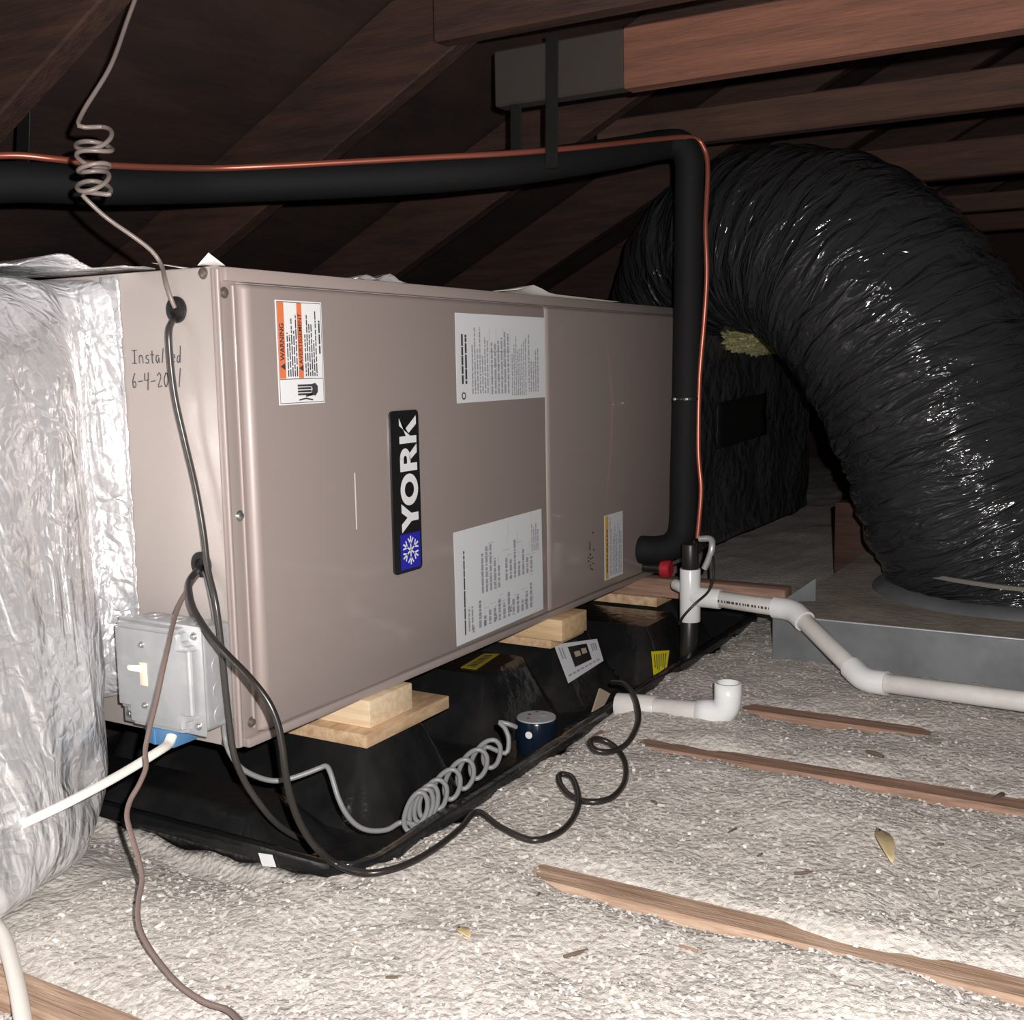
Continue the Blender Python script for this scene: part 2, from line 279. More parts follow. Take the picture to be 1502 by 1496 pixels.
def attach(o, parent):
    o.parent = parent
    base = parent.location if parent.parent is None else Vector((0, 0, 0))
    o.matrix_parent_inverse = Matrix.Translation(-base)

def thing(name, label, cat, loc, group=None):
    o = bpy.data.objects.new(name, None)
    o.empty_display_size = 0.05
    o.location = loc
    col.objects.link(o)
    return tag(o, label, cat, group)

def tag(o, label, cat, group=None):
    o['label'] = label; o['category'] = cat
    if group: o['group'] = group
    return o

def struct(o):
    o['kind'] = 'structure'
    return o

def from_bm(name, bm, material, parent=None, smooth=35):
    me = bpy.data.meshes.new(name)
    bmesh.ops.recalc_face_normals(bm, faces=bm.faces)
    bm.to_mesh(me); bm.free()
    return finish(name, me, material, parent, smooth)

def pydata(name, v, f, material, parent=None, smooth=35):
    me = bpy.data.meshes.new(name)
    me.from_pydata([tuple(map(float, q)) for q in v], [], f)
    me.update()
    return finish(name, me, material, parent, smooth)

def box(name, lo, hi, material, parent=None, bevel=0.0, seg=2, smooth=35):
    bm = bmesh.new()
    bmesh.ops.create_cube(bm, size=1)
    for v in bm.verts:
        v.co = Vector([lo[i] + (v.co[i] + .5) * (hi[i] - lo[i]) for i in range(3)])
    if bevel:
        bmesh.ops.bevel(bm, geom=bm.edges[:], offset=bevel, segments=seg, profile=0.5, affect='EDGES')
    return from_bm(name, bm, material, parent, smooth)

def beam(name, a, b, w, h, material, parent=None, bevel=0.002, upv=(0, 0, 1)):
    """rectangular member from a to b (axis), w across, h along up"""
    a, b = Vector(a), Vector(b)
    d = (b - a).normalized(); s = d.cross(Vector(upv)).normalized(); u = s.cross(d)
    bm = bmesh.new()
    vs = []
    for p in (a, b):
        for sx, sz in ((-1, -1), (1, -1), (1, 1), (-1, 1)):
            vs.append(bm.verts.new(p + s * sx * w / 2 + u * sz * h / 2))
    for f in ((0, 1, 2, 3), (7, 6, 5, 4), (0, 4, 5, 1), (1, 5, 6, 2), (2, 6, 7, 3), (3, 7, 4, 0)):
        bm.faces.new([vs[i] for i in f])
    if bevel:
        bmesh.ops.bevel(bm, geom=bm.edges[:], offset=bevel, segments=1, affect='EDGES')
    return from_bm(name, bm, material, parent, 30)

def catmull(P, n=6):
    P = [Vector(q) for q in P]
    Q = [P[0] * 2 - P[1]] + P + [P[-1] * 2 - P[-2]]
    out = []
    for i in range(1, len(Q) - 2):
        a, b, c, d = Q[i - 1:i + 3]
        for k in range(n):
            t = k / n
            out.append(0.5 * ((2 * b) + (c - a) * t + (2 * a - 5 * b + 4 * c - d) * t * t + (3 * b - a - 3 * c + d) * t ** 3))
    out.append(P[-1])
    return out

def tube_data(path, rad, seg=12, cap=True, flat=1.0, closed_uv=False):
    path = [Vector(q) for q in path]
    n = len(path)
    T = [(path[min(i + 1, n - 1)] - path[max(i - 1, 0)]).normalized() for i in range(n)]
    u = T[0].orthogonal().normalized()
    if abs(T[0].z) < 0.9: u = (Vector((0, 0, 1)) - T[0] * T[0].z).normalized()
    V = []; F = []
    for i in range(n):
        u = (u - T[i] * u.dot(T[i])).normalized()
        w = T[i].cross(u)
        r = rad(i / (n - 1)) if callable(rad) else rad
        for k in range(seg):
            a = 2 * math.pi * k / seg
            V.append(path[i] + u * math.cos(a) * r * flat + w * math.sin(a) * r)
    for i in range(n - 1):
        for k in range(seg):
            k2 = (k + 1) % seg
            F.append((i * seg + k, i * seg + k2, (i + 1) * seg + k2, (i + 1) * seg + k))
    if cap:
        F.append(tuple(range(seg - 1, -1, -1)))
        F.append(tuple(range((n - 1) * seg, n * seg)))
    return V, F

def tube(name, path, rad, material, parent=None, seg=10, smooth_n=6, flat=1.0, cap=True):
    pts = catmull(path, smooth_n) if smooth_n else path
    V, F = tube_data(pts, rad, seg, cap, flat)
    return pydata(name, V, F, material, parent, 50)

def rings(name, c, axis, prof, material, parent=None, seg=28, smooth=40):
    """lathe: prof = [(radius, height)] about axis through c; closed by the profile itself"""
    axis = Vector(axis).normalized(); u = axis.orthogonal().normalized(); w = axis.cross(u); c = Vector(c)
    V = []; F = []
    for r, h in prof:
        for k in range(seg):
            a = 2 * math.pi * k / seg
            V.append(c + axis * h + (u * math.cos(a) + w * math.sin(a)) * max(r, 1e-5))
    for i in range(len(prof) - 1):
        for k in range(seg):
            k2 = (k + 1) % seg
            F.append((i * seg + k, i * seg + k2, (i + 1) * seg + k2, (i + 1) * seg + k))
    bm = bmesh.new()
    bv = [bm.verts.new(v) for v in V]
    for f in F: bm.faces.new([bv[i] for i in f])
    bmesh.ops.remove_doubles(bm, verts=bm.verts[:], dist=2e-5)
    return from_bm(name, bm, material, parent, smooth)

def poly(name, pts, thick, nrm, material, parent=None):
    """flat polygon (ordered points) given a thickness against its normal"""
    n = Vector(nrm).normalized()
    pts = [Vector(q) for q in pts]
    k = len(pts)
    V = [q + n * thick for q in pts] + pts
    F = [tuple(range(k)), tuple(range(2 * k - 1, k - 1, -1))] + [(i, i + k, (i + 1) % k + k, (i + 1) % k) for i in range(k)]
    bm = bmesh.new()
    bv = [bm.verts.new(v) for v in V]
    for f in F: bm.faces.new([bv[i] for i in f])
    return from_bm(name, bm, material, parent, 30)

def vnoise(x, y, s, seed=0):
    """value noise on numpy arrays"""
    rs = np.random.RandomState(seed)
    T = rs.rand(256, 256)
    X = x * s; Y = y * s
    xi = np.floor(X).astype(int); yi = np.floor(Y).astype(int)
    fx = X - xi; fy = Y - yi
    fx = fx * fx * (3 - 2 * fx); fy = fy * fy * (3 - 2 * fy)
    g = lambda a, b: T[a % 256, b % 256]
    return (g(xi, yi) * (1 - fx) + g(xi + 1, yi) * fx) * (1 - fy) + (g(xi, yi + 1) * (1 - fx) + g(xi + 1, yi + 1) * fx) * fy - 0.5

def sstep(a, b, x):
    t = np.clip((x - a) / (b - a), 0, 1)
    return t * t * (3 - 2 * t)

# ================================================================== SETTING
PX0, PX1, PY0, PY1 = -0.022, 1.345, -0.178, 0.585     # drain pan footprint

JOISTS = [(-0.325, -0.04), (0.079, -0.30), (0.499, -0.30), (0.719, -0.34)]
def ground(x, y):
    x = np.asarray(x, float); y = np.asarray(y, float)
    h = 0.0045 + 0.014 * vnoise(x, y, 4.0, 1) + 0.010 * vnoise(x, y, 11, 2) + 0.005 * vnoise(x, y, 31, 3) + 0.0035 * vnoise(x, y, 75, 4)
    for i, (jx, yv) in enumerate(JOISTS):
        wob = 0.010 * vnoise(x * 0 + i, y, 14, 9)
        sg = 0.031 * (1 + 0.7 * vnoise(x * 0 + i + 7, y, 9, 10) + 0.35 * vnoise(x, y, 40, 13))
        g = np.exp(-((x - jx + 0.008 - wob) / sg) ** 2)
        if i == 0: vis = sstep(0.05, -0.05, y)
        elif i == 1: vis = sstep(-0.24, -0.46, y)
        elif i == 2: vis = sstep(-0.25, -0.38, y) * sstep(-0.80, -0.60, y)
        else: vis = sstep(-0.31, -0.40, y) * sstep(-0.70, -0.54, y)
        h = h - g * vis * (0.016 + 0.5 * np.maximum(h, 0))
    # lower, ragged bed at the short end of the pan
    d = np.maximum(np.maximum(PX0 - x, x - PX1), np.maximum(PY0 - y, y - PY1))
    end = sstep(0.02, -0.05, x) * sstep(-0.16, -0.05, y)
    h = h - end * 0.034 * sstep(0.16, 0.0, d)
    h = h - sstep(0.045, 0.0, d) * (0.014 + 0.012 * vnoise(x, y, 22, 61))
    # bed pressed down under the pan
    h = np.where(d < -0.012, -0.10, h)
    return h

def build_floor():
    xs = np.concatenate([np.arange(-3.0, -0.75, 0.06), np.arange(-0.75, 1.3, 0.0085), np.arange(1.3, 5.01, 0.05)])
    ys = np.concatenate([np.arange(-4.2, -1.15, 0.06), np.arange(-1.15, 0.42, 0.0085), np.arange(0.42, 2.51, 0.05)])
    XX, YY = np.meshgrid(xs, ys, indexing='ij')
    ZZ = ground(XX, YY)
    nx, ny = XX.shape
    V = np.stack([XX, YY, ZZ], -1).reshape(-1, 3)
    idx = np.arange(nx * ny).reshape(nx, ny)
    F = np.stack([idx[:-1, :-1], idx[1:, :-1], idx[1:, 1:], idx[:-1, 1:]], -1).reshape(-1, 4)
    me = bpy.data.meshes.new('floor')
    me.vertices.add(len(V)); me.vertices.foreach_set('co', V.ravel())
    me.loops.add(F.size); me.loops.foreach_set('vertex_index', F.ravel())
    me.polygons.add(len(F)); me.polygons.foreach_set('loop_start', np.arange(0, F.size, 4)); me.polygons.foreach_set('loop_total', np.full(len(F), 4))
    me.update(); me.validate()
    o = finish('floor', me, 'insul')
    me.shade_smooth()
    return struct(o)
floor = build_floor()
floor['label'] = 'pale beige loose-fill insulation covering the attic floor'

# joists under and between the insulation (tops show where the fill is thin)
jm = ['joist', 'joist', 'joistred', 'joistred']
for (jx, yv), m in zip(JOISTS, jm):
    if jx < 0:
        beam('floor_joist', (jx, -3.2, -0.071), (jx, 2.2, -0.071), 0.038, 0.14, m, floor, 0.003)
    else:       # headed off on both sides of the sunken pan
        beam('floor_joist', (jx, -3.2, -0.071), (jx, PY0 - .02, -0.071), 0.038, 0.14, m, floor, 0.003)
        beam('floor_joist', (jx, PY1 + .02, -0.071), (jx, 2.2, -0.071), 0.038, 0.14, m, floor, 0.003)

def build_flakes():
    rs = np.random.RandomState(5)
    V = []; F = []
    N = 55000
    n = 0
    xs = rs.uniform(-0.72, 1.25, N * 3); ys = rs.uniform(-1.05, 0.32, N * 3)
    dist = np.hypot(xs + 0.89, ys + 0.88)
    keep = rs.rand(N * 3) < np.clip(1.15 / (dist + 0.15) ** 1.2, 0.1, 1)
    d = np.maximum(np.maximum(PX0 - xs, xs - PX1), np.maximum(PY0 - ys, ys - PY1))
    keep &= d > 0.004
    keep &= ~((xs > 0.995) & (ys < -0.30))
    keep &= ~((xs < -0.08) & (ys > 0.04))
    for i, (jx, yv) in enumerate(JOISTS):
        keep &= ~((np.abs(xs - jx) < 0.019) & (ys < yv - 0.05) & (ys > (-9 if i < 2 else -0.6)) & (rs.rand(N * 3) < 0.85))
    xs = xs[keep][:N]; ys = ys[keep][:N]
    zs = ground(xs, ys)
    for x, y, z in zip(xs, ys, zs):
        s = 0.0009 + 0.0020 * rs.rand() ** 3
        a = rs.uniform(0, 6.283); t = rs.uniform(-0.35, 0.35); q = rs.uniform(-.3, .3)
        ux, uy = math.cos(a), math.sin(a)
        l = s * rs.uniform(0.9, 1.9)
        ex = np.array([ux * math.cos(t), uy * math.cos(t), math.sin(t)]) * l
        ey = np.array([-uy * math.cos(q), ux * math.cos(q), math.sin(q)]) * s * 0.75
        c = np.array([x, y, z + s * 0.2])
        up = np.array([0, 0, s * rs.uniform(-.2, .5)])
        V += [c - ex - ey, c - ey + up, c + ex - ey, c + ex + ey, c + ey + up, c - ex + ey]
        F += [(n, n + 1, n + 4, n + 5), (n + 1, n + 2, n + 3, n + 4)]
        n += 6
    o = pydata('insulation_flakes', np.array(V), F, 'flake', None, None)
    o['kind'] = 'stuff'
    return tag(o, 'scattered pale flakes lying on the loose insulation', 'insulation')
build_flakes()

# roof: deck falling away behind the unit, rafters and ties
SL = 0.52
ZR = 1.12                       # rafter underside at Y=0
def deck_pt(x, y): return (x, y, ZR + 0.165 - SL * y)
RY = -1.9
V = []; F = []
xs = [-3.0, 5.0]
prof = [(2.48, None), (RY, None)]
rz = ZR + 0.165 - SL * RY
V = [(-3, 2.5, ZR + .165 - SL * 2.5), (5, 2.5, ZR + .165 - SL * 2.5), (5, RY, rz), (-3, RY, rz), (-3, -4.2, rz - SL * 2.3), (5, -4.2, rz - SL * 2.3)]
V += [(a, b, c + 0.02) for a, b, c in V]
F = [(0, 1, 2, 3), (3, 2, 5, 4), (6, 9, 8, 7), (9, 10, 11, 8), (0, 6, 7, 1), (4, 5, 11, 10), (0, 3, 9, 6), (3, 4, 10, 9), (1, 7, 8, 2), (2, 8, 11, 5)]
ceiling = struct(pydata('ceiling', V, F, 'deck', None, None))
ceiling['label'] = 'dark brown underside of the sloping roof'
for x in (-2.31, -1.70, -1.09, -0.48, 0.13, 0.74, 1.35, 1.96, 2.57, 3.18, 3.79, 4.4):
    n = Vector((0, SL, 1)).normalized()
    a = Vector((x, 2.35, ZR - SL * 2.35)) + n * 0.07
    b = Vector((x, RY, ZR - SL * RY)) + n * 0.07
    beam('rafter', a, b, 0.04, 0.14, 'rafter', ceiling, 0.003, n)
# level ties nailed beside the rafters, and the wide board above the first one
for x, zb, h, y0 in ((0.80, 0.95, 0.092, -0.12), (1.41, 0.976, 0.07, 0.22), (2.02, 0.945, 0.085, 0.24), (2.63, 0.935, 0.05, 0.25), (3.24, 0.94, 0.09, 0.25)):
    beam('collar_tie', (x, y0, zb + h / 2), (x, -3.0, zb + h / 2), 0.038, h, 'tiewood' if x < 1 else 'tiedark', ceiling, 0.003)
beam('tie_block', (0.80, 0.115, 0.997), (0.80, -0.121, 0.997), 0.036, 0.09, 'greywood', ceiling, 0.003)
beam('wide_board', (0.697, 0.165, 1.15), (0.697, -3.0, 1.15), 0.04, 0.22, 'rafter', ceiling, 0.003)
def wall(name, v):
    return struct(pydata(name, v, [(0, 1, 2, 3, 4)] if len(v) == 5 else [(0, 1, 2, 3)], 'wall', None, None))
zt = rz + .02
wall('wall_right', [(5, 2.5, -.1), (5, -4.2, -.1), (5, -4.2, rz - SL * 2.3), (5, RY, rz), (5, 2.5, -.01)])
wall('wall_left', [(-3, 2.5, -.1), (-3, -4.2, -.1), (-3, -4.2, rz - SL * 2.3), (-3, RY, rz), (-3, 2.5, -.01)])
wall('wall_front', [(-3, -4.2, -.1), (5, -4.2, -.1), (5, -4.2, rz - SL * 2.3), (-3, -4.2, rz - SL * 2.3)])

# ================================================================== AIR HANDLER
ZB, ZT, UL, UD = 0.10, 0.633, 1.40, 0.545
ah = thing('air_handler', 'taupe metal air handler lying on its side in the black drain pan', 'air handler', (UL / 2, UD / 2, ZB))
cab = box('cabinet', (0, 0, ZB), (UL, UD, ZT), 'taupe_end', ah, 0.003, 2)
box('top_lip', (0.006, -0.011, 0.617), (UL, 0.001, ZT - .001), 'taupe', cab, 0.002)
box('bottom_lip', (0.006, -0.011, ZB + .001), (UL, 0.001, 0.112), 'taupe', cab, 0.002)
box('corner_post', (-0.001, -0.0035, ZB + .002), (0.028, 0.001, ZT - .002), 'taupe', cab, 0.0015)
box('corner_seam', (-0.0025, 0.0, ZB + .002), (0.001, 0.004, ZT - .002), 'taupe', cab, 0.001)

tube('corner_bead', [(0.0015, -0.0025, ZB + .004), (0.0015, -0.0025, 0.36), (0.0015, -0.0025, ZT - .004)], 0.0028, 'taupe', cab, 12, 2)
tube('corner_bead', [(0.0225, -0.0035, ZB + .02), (0.0225, -0.0035, 0.36), (0.0225, -0.0035, ZT - .02)], 0.0022, 'taupe', cab, 12, 2)

def panel(name, x0, x1, z0, z1, dep, rl, rr, par):
    """door skin with rolled vertical edges and rounded top and bottom edges"""
    prof = []
    n = 7
    for i in range(n + 1):
        a = math.pi / 2 * i / n
        prof.append((x0 + rl * (1 - math.sin(a)), 1 - math.cos(a) if False else math.cos(a)))
    L = [(x0 + rl * (1 - math.cos(math.pi / 2 * i / n)), -dep + rl * (1 - math.sin(math.pi / 2 * i / n))) for i in range(n + 1)]
    Rr = [(x1 - rr * (1 - math.cos(math.pi / 2 * i / n)), -dep + rr * (1 - math.sin(math.pi / 2 * i / n))) for i in range(n, -1, -1)]
    line = [(x0, 0.0)] + L + Rr + [(x1, 0.0)]
    eb = 0.006
    rows = []
    for zz, inn in ((z0, eb), (z0 + eb * .3, eb * .3), (z0 + eb, 0), (z1 - eb, 0), (z1 - eb * .3, eb * .3), (z1, eb)):
        rows.append([(x, min(y + inn, 0.0), zz) for x, y in line])
    V = [p for r in rows for p in r]; m = len(line)
    F = [(i * m + k, i * m + k + 1, (i + 1) * m + k + 1, (i + 1) * m + k) for i in range(len(rows) - 1) for k in range(m - 1)]
    F += [tuple(range(m - 1, -1, -1)), tuple(range((len(rows) - 1) * m, len(rows) * m)), tuple([i * m for i in range(len(rows))][::-1] + [])]
    F = F[:-1]
    V2 = len(V)
    return pydata(name, V, F, 'taupe', par, 50)
PD = 0.0125
door = panel('service_panel', 0.030, 0.7135, 0.1125, 0.6155, PD, 0.0115, 0.004, ah)
door2 = panel('coil_panel', 0.7165, 1.392, 0.1125, 0.6155, PD, 0.011, 0.006, ah)

def screw(c, axis, r, material, par):
    rings('screw', c, axis, [(0, 0.0), (r * 1.5, 0), (r * 1.5, 0.0006), (r, 0.0008), (r, 0.003), (r * .8, 0.0036), (0, 0.0036)], material, par, 12)
for c in ((0.009, -0.0035, 0.605), (0.016, -0.0035, 0.363), (0.0185, -0.0035, 0.127)):
    screw(c, (0, -1, 0), 0.0042, 'steel' if c[2] == .363 else 'screwdark', cab)
for c in ((0.0, 0.016, 0.626), (0.0, 0.0185, 0.105)):
    screw(c, (-1, 0, 0), 0.0045, 'screwdark', cab)
for c in ((0.0, 0.058, 0.589), (0.0, 0.041, 0.308)):
    rings('grommet', c, (-1, 0, 0), [(0.006, 0.0), (0.0145, 0.0), (0.0145, 0.003), (0.012, 0.0045), (0.007, 0.0045), (0.006, 0.001), (0, 0.001)], 'black', cab, 24)

# --- stickers and print on the doors.  u runs up the cabinet (+Z), v runs towards -X: the unit lies on its side
YF = -PD
def front_quad(name, x0, x1, z0, z1, lift, material, par, thick=0.0003, tilt=0.0):
    pts = [(x0, YF - lift, z0), (x1, YF - lift, z0), (x1, YF - lift, z1), (x0, YF - lift, z1)]
    if tilt:
        cx, cz = (x0 + x1) / 2, (z0 + z1) / 2
        pts = [(cx + (p[0] - cx) * math.cos(tilt) - (p[2] - cz) * math.sin(tilt), p[1], cz + (p[0] - cx) * math.sin(tilt) + (p[2] - cz) * math.cos(tilt)) for p in pts]
    return poly(name, pts, thick, (0, -1, 0), material, par)

def quads(name, Q, material, par):
    V = []; F = []
    for q in Q:
        F.append(tuple(range(len(V), len(V) + len(q)))); V += q
    o = pydata(name, V, F, material, par, None)
    if len(Q) > 1: o['kind'] = 'stuff'
    return o

def print_cols(name, x0, x1, z0, z1, n, fill, material, par, seed, lift=0.0008, xf=None, dash=(0.002, 0.012)):
    """columns of fine print reading up the cabinet"""
    r = random.Random(seed); Q = []
    xf = xf or (lambda x, z: (x, YF - lift, z))
    for i in range(n):
        xc = x0 + (x1 - x0) * (i + .5) / n
        w = (x1 - x0) / n * 0.5
        z = z0; end = z0 + (z1 - z0) * r.uniform(fill, 1)
        while z < end:
            l = r.uniform(*dash)
            z2 = min(z + l, end)
            Q.append([xf(xc - w / 2, z), xf(xc + w / 2, z), xf(xc + w / 2, z2), xf(xc - w / 2, z2)])
            z = z2 + r.uniform(0.0008, 0.002)
    return quads(name, Q, material, par)

FONT = {}
def text_mesh(s, size, bold=0.0):
    cu = bpy.data.curves.new('text', 'FONT'); cu.body = s; cu.size = size; cu.offset = bold
    cu.align_x = 'CENTER'; cu.align_y = 'CENTER'
    o = bpy.data.objects.new('text', cu); col.objects.link(o)
    dg = bpy.context.evaluated_depsgraph_get()
    me = bpy.data.meshes.new_from_object(o.evaluated_get(dg))
    bpy.data.objects.remove(o)
    return me
def front_text(name, s, size, xc, zc, lift, material, par, length=None, bold=0.0, tall=None):
    me = text_mesh(s, size, bold)
    co = np.array([v.co[:] for v in me.vertices])
    mn, mx = co.min(0), co.max(0)
    sx = length / (mx[0] - mn[0]) if length else 1
    sy = tall / (mx[1] - mn[1]) if tall else 1
    c = (mn + mx) / 2
    for v in me.vertices:
        a, b = (v.co.x - c[0]) * sx, (v.co.y - c[1]) * sy
        v.co = Vector((xc - b, YF - lift, zc + a))
    return finish(name, me, material, par)

# warning label
wl = front_quad('warning_label', 0.078, 0.158, 0.482, 0.600, 0, 'labelw', door)
def fq(name, x0, x1, z0, z1, lift, m): return front_quad(name, x0, x1, z0, z1, lift, m, wl, 0.0001)
fq('orange_band', 0.081, 0.0915, 0.512, 0.598, 0.0004, 'orange')
fq('orange_band', 0.1135, 0.122, 0.512, 0.598, 0.0004, 'orange')
fq('rule_line', 0.081, 0.156, 0.5108, 0.5116, 0.0004, 'print')
for x0, x1, z0, z1 in ((0.080, 0.1565, 0.4835, 0.4842), (0.080, 0.1565, 0.5978, 0.5985), (0.080, 0.0806, 0.4835, 0.598), (0.156, 0.1566, 0.4835, 0.598)):
    fq('border_line', x0, x1, z0, z1, 0.0004, 'print')
front_text('warning_word', 'WARNING', 0.012, 0.0864, 0.553, 0.0007, 'print', wl, 0.042, 0.0003, 0.0075)
front_text('warning_word', 'AVERTISSEMENT', 0.012, 0.1178, 0.557, 0.0007, 'print', wl, 0.058, 0.0002, 0.0062)
for xc, zc in ((0.0866, 0.5255), (0.118, 0.5235)):
    quads('warning_triangle', [[(xc + .0038, YF - .0007, zc - .004), (xc + .0038, YF - .0007, zc + .004), (xc - .0042, YF - .0007, zc)]], 'print', wl)
print_cols('fine_print', 0.0935, 0.1125, 0.514, 0.590, 5, 0.55, 'print', wl, 3)
print_cols('fine_print', 0.124, 0.147, 0.514, 0.592, 6, 0.5, 'print', wl, 4)
print_cols('fine_print', 0.149, 0.1545, 0.540, 0.580, 1, 0.9, 'print', wl, 5)
# electric-shock hand pictogram
def blob(cx, cz, pts): return [(cx + a, YF - .0007, cz + b) for a, b in pts]
hand = [blob(0.139, 0.4985, [(-.006, -.006), (.002, -.0075), (.0065, -.003), (.0065, .004), (.002, .0075), (-.006, .006), (-.003, .001)])]
for k in range(4):
    hand.append(blob(0.122, 0.5035 - k * .0034, [(-.012, -.0011), (.012, -.0013), (.012, .0013), (-.012, .0011)]))
hand.append(blob(0.130, 0.491, [(-.006, -.001), (.006, .0005), (.006, .003), (-.006, .0012)]))
hand.append(blob(0.128, 0.488, [(-.016, -.002), (-.004, -.0005), (.008, -.0025), (.0085, -.0008), (-.004, .0013), (-.016, -.0003)]))
quads('shock_pictogram', hand, 'print', wl)

# rating label and wiring diagram (fine print only, the code square is left blank)
rl = front_quad('rating_label', 0.448, 0.7115, 0.470, 0.597, 0, 'label', door)
print_cols('fine_print', 0.459, 0.478, 0.497, 0.572, 2, 0.9, 'print', rl, 11, dash=(0.003, 0.02))
print_cols('fine_print', 0.487, 0.536, 0.482, 0.590, 7, 0.35, 'printg', rl, 12)
print_cols('fine_print', 0.540, 0.598, 0.480, 0.578, 6, 0.7, 'printg', rl, 13, dash=(0.004, 0.016))
print_cols('fine_print', 0.602, 0.650, 0.476, 0.590, 8, 0.5, 'printg', rl, 14)
print_cols('fine_print', 0.654, 0.690, 0.480, 0.572, 5, 0.5, 'printg', rl, 15)
Q = []
for (x0, x1, z0, z1) in ((0.538, 0.600, 0.5025, 0.5032), (0.538, 0.600, 0.5225, 0.5232), (0.538, 0.600, 0.5425, 0.5432), (0.538, 0.5388, 0.480, 0.578), (0.5995, 0.600, 0.480, 0.578), (0.558, 0.5586, 0.480, 0.578), (0.579, 0.5796, 0.480, 0.578)):
    Q.append([(x0, YF - .0008, z0), (x1, YF - .0008, z0), (x1, YF - .0008, z1), (x0, YF - .0008, z1)])
quads('table_rules', Q, 'printg', rl)
rings('approval_mark', (0.466, YF - .0004, 0.480), (0, -1, 0), [(0.0035, 0), (0.0055, 0), (0.0055, .0003), (0.0035, .0003), (.0035, 0)], 'print', rl, 20)
wd = front_quad('wiring_diagram', 0.4315, 0.6935, 0.1215, 0.2885, 0, 'label', door, tilt=0.012)
print_cols('fine_print', 0.452, 0.459, 0.132, 0.262, 1, 0.95, 'print', wd, 21, dash=(0.004, 0.03))
print_cols('fine_print', 0.462, 0.480, 0.135, 0.172, 2, 0.6, 'printg', wd, 22)
print_cols('fine_print', 0.490, 0.660, 0.134, 0.178, 12, 0.3, 'printg', wd, 23)
print_cols('fine_print', 0.500, 0.560, 0.185, 0.262, 5, 0.25, 'printg', wd, 24)
print_cols('fine_print', 0.570, 0.662, 0.192, 0.262, 7, 0.2, 'printg', wd, 25)
print_cols('fine_print', 0.655, 0.682, 0.225, 0.272, 4, 0.7, 'printg', wd, 26)
r = random.Random(31); Q = []
for k in range(46):
    x = r.uniform(0.49, 0.66); z = r.uniform(0.135, 0.268); l = r.uniform(.006, .026)
    if k % 2: Q.append([(x, YF - .0008, z), (x + .0006, YF - .0008, z), (x + .0006, YF - .0008, z + l), (x, YF - .0008, z + l)])
    else: Q.append([(x, YF - .0008, z), (x + l, YF - .0008, z), (x + l, YF - .0008, z + .0006), (x, YF - .0008, z + .0006)])
quads('diagram_lines', Q, 'printg', wd)
for i, x in enumerate((0.475, 0.507, 0.540, 0.585, 0.632)):
    print_cols('fine_print', x, x + .006, 0.131 + i * .003, 0.142 + i * .003, 2, 0.8, 'print', wd, 40 + i, dash=(.002, .005))
cl = front_quad('caution_label', 0.930, 1.010, 0.128, 0.248, 0, 'label', door2)
front_quad('amber_band', 0.934, 0.946, 0.130, 0.246, 0.0004, 'amber', cl, 0.0001)
print_cols('fine_print', 0.936, 0.944, 0.142, 0.225, 1, 0.95, 'print', cl, 51)
print_cols('fine_print', 0.950, 1.004, 0.134, 0.242, 8, 0.6, 'printg', cl, 52)
# marker dots and a scratch
Q = []
for k in range(16):
    x = 0.872 + r.uniform(-.012, .012); z = r.choice((0.215, 0.2, 0.19, 0.178, .168, .160)) + r.uniform(-.006, .008)
    Q.append([(x, YF - .0008, z), (x + .005, YF - .0008, z), (x + .005, YF - .0008, z + .003), (x, YF - .0008, z + .003)])
quads('pencil_marks', Q, 'print', door2)
front_quad('scratch', 0.2095, 0.2112, 0.322, 0.393, 0.0, 'whitecable', door, 0.0002)

# brand badge
bd_pts = []
bx0, bx1, bz0, bz1, br_ = 0.284, 0.3475, 0.250, 0.466, 0.007
for cx, cz, a0 in ((bx1 - br_, bz0 + br_, -90), (bx1 - br_, bz1 - br_, 0), (bx0 + br_, bz1 - br_, 90), (bx0 + br_, bz0 + br_, 180)):
    for k in range(6):
        a = R(a0 + 90 * k / 5); bd_pts.append((cx + br_ * math.cos(a), YF, cz + br_ * math.sin(a)))
badge = poly('brand_badge', bd_pts, 0.003, (0, -1, 0), 'badge', door)
YB = YF - 0.003
front_quad('blue_square', 0.2985, 0.343, 0.2545, 0.302, 0.003, 'blue', badge, 0.0003)
# letters: local u up the cabinet, v towards -X, cap height 0.034
def letter_quads(name, polys, u0, w, material='labelw'):
    H = 0.0385; xb = 0.3405
    V = []; F = []
    for pl in polys:
        n = len(V)
        F.append(tuple(range(n, n + len(pl))))
        V += [(xb - b * H, YB - 0.0006, u0 + a * w) for a, b in pl]
    return pydata(name, V, F, material, badge, None)
letter_quads('letter_y', [[(0, 1), (.30, 1), (.5, .66), (.70, 1), (1, 1), (.64, .42), (.64, 0), (.36, 0), (.36, .42)]], 0.304, 0.039)
ring = []
for k in range(28):
    a0, a1 = 2 * math.pi * k / 28, 2 * math.pi * (k + 1) / 28
    ring.append([(.5 + .5 * math.cos(a0), .5 + .52 * math.sin(a0)), (.5 + .5 * math.cos(a1), .5 + .52 * math.sin(a1)), (.5 + .245 * math.cos(a1), .5 + .275 * math.sin(a1)), (.5 + .245 * math.cos(a0), .5 + .275 * math.sin(a0))])
letter_quads('letter_o', ring, 0.3395, 0.0425)
rr_ = [[(0, 0), (.30, 0), (.30, 1), (0, 1)], [(.30, 1), (.30, .79), (.48, .79), (.52, 1)], [(.30, .59), (.30, .39), (.52, .39), (.48, .59)], [(.42, .42), (.70, .42), (1.04, 0), (.70, 0)]]
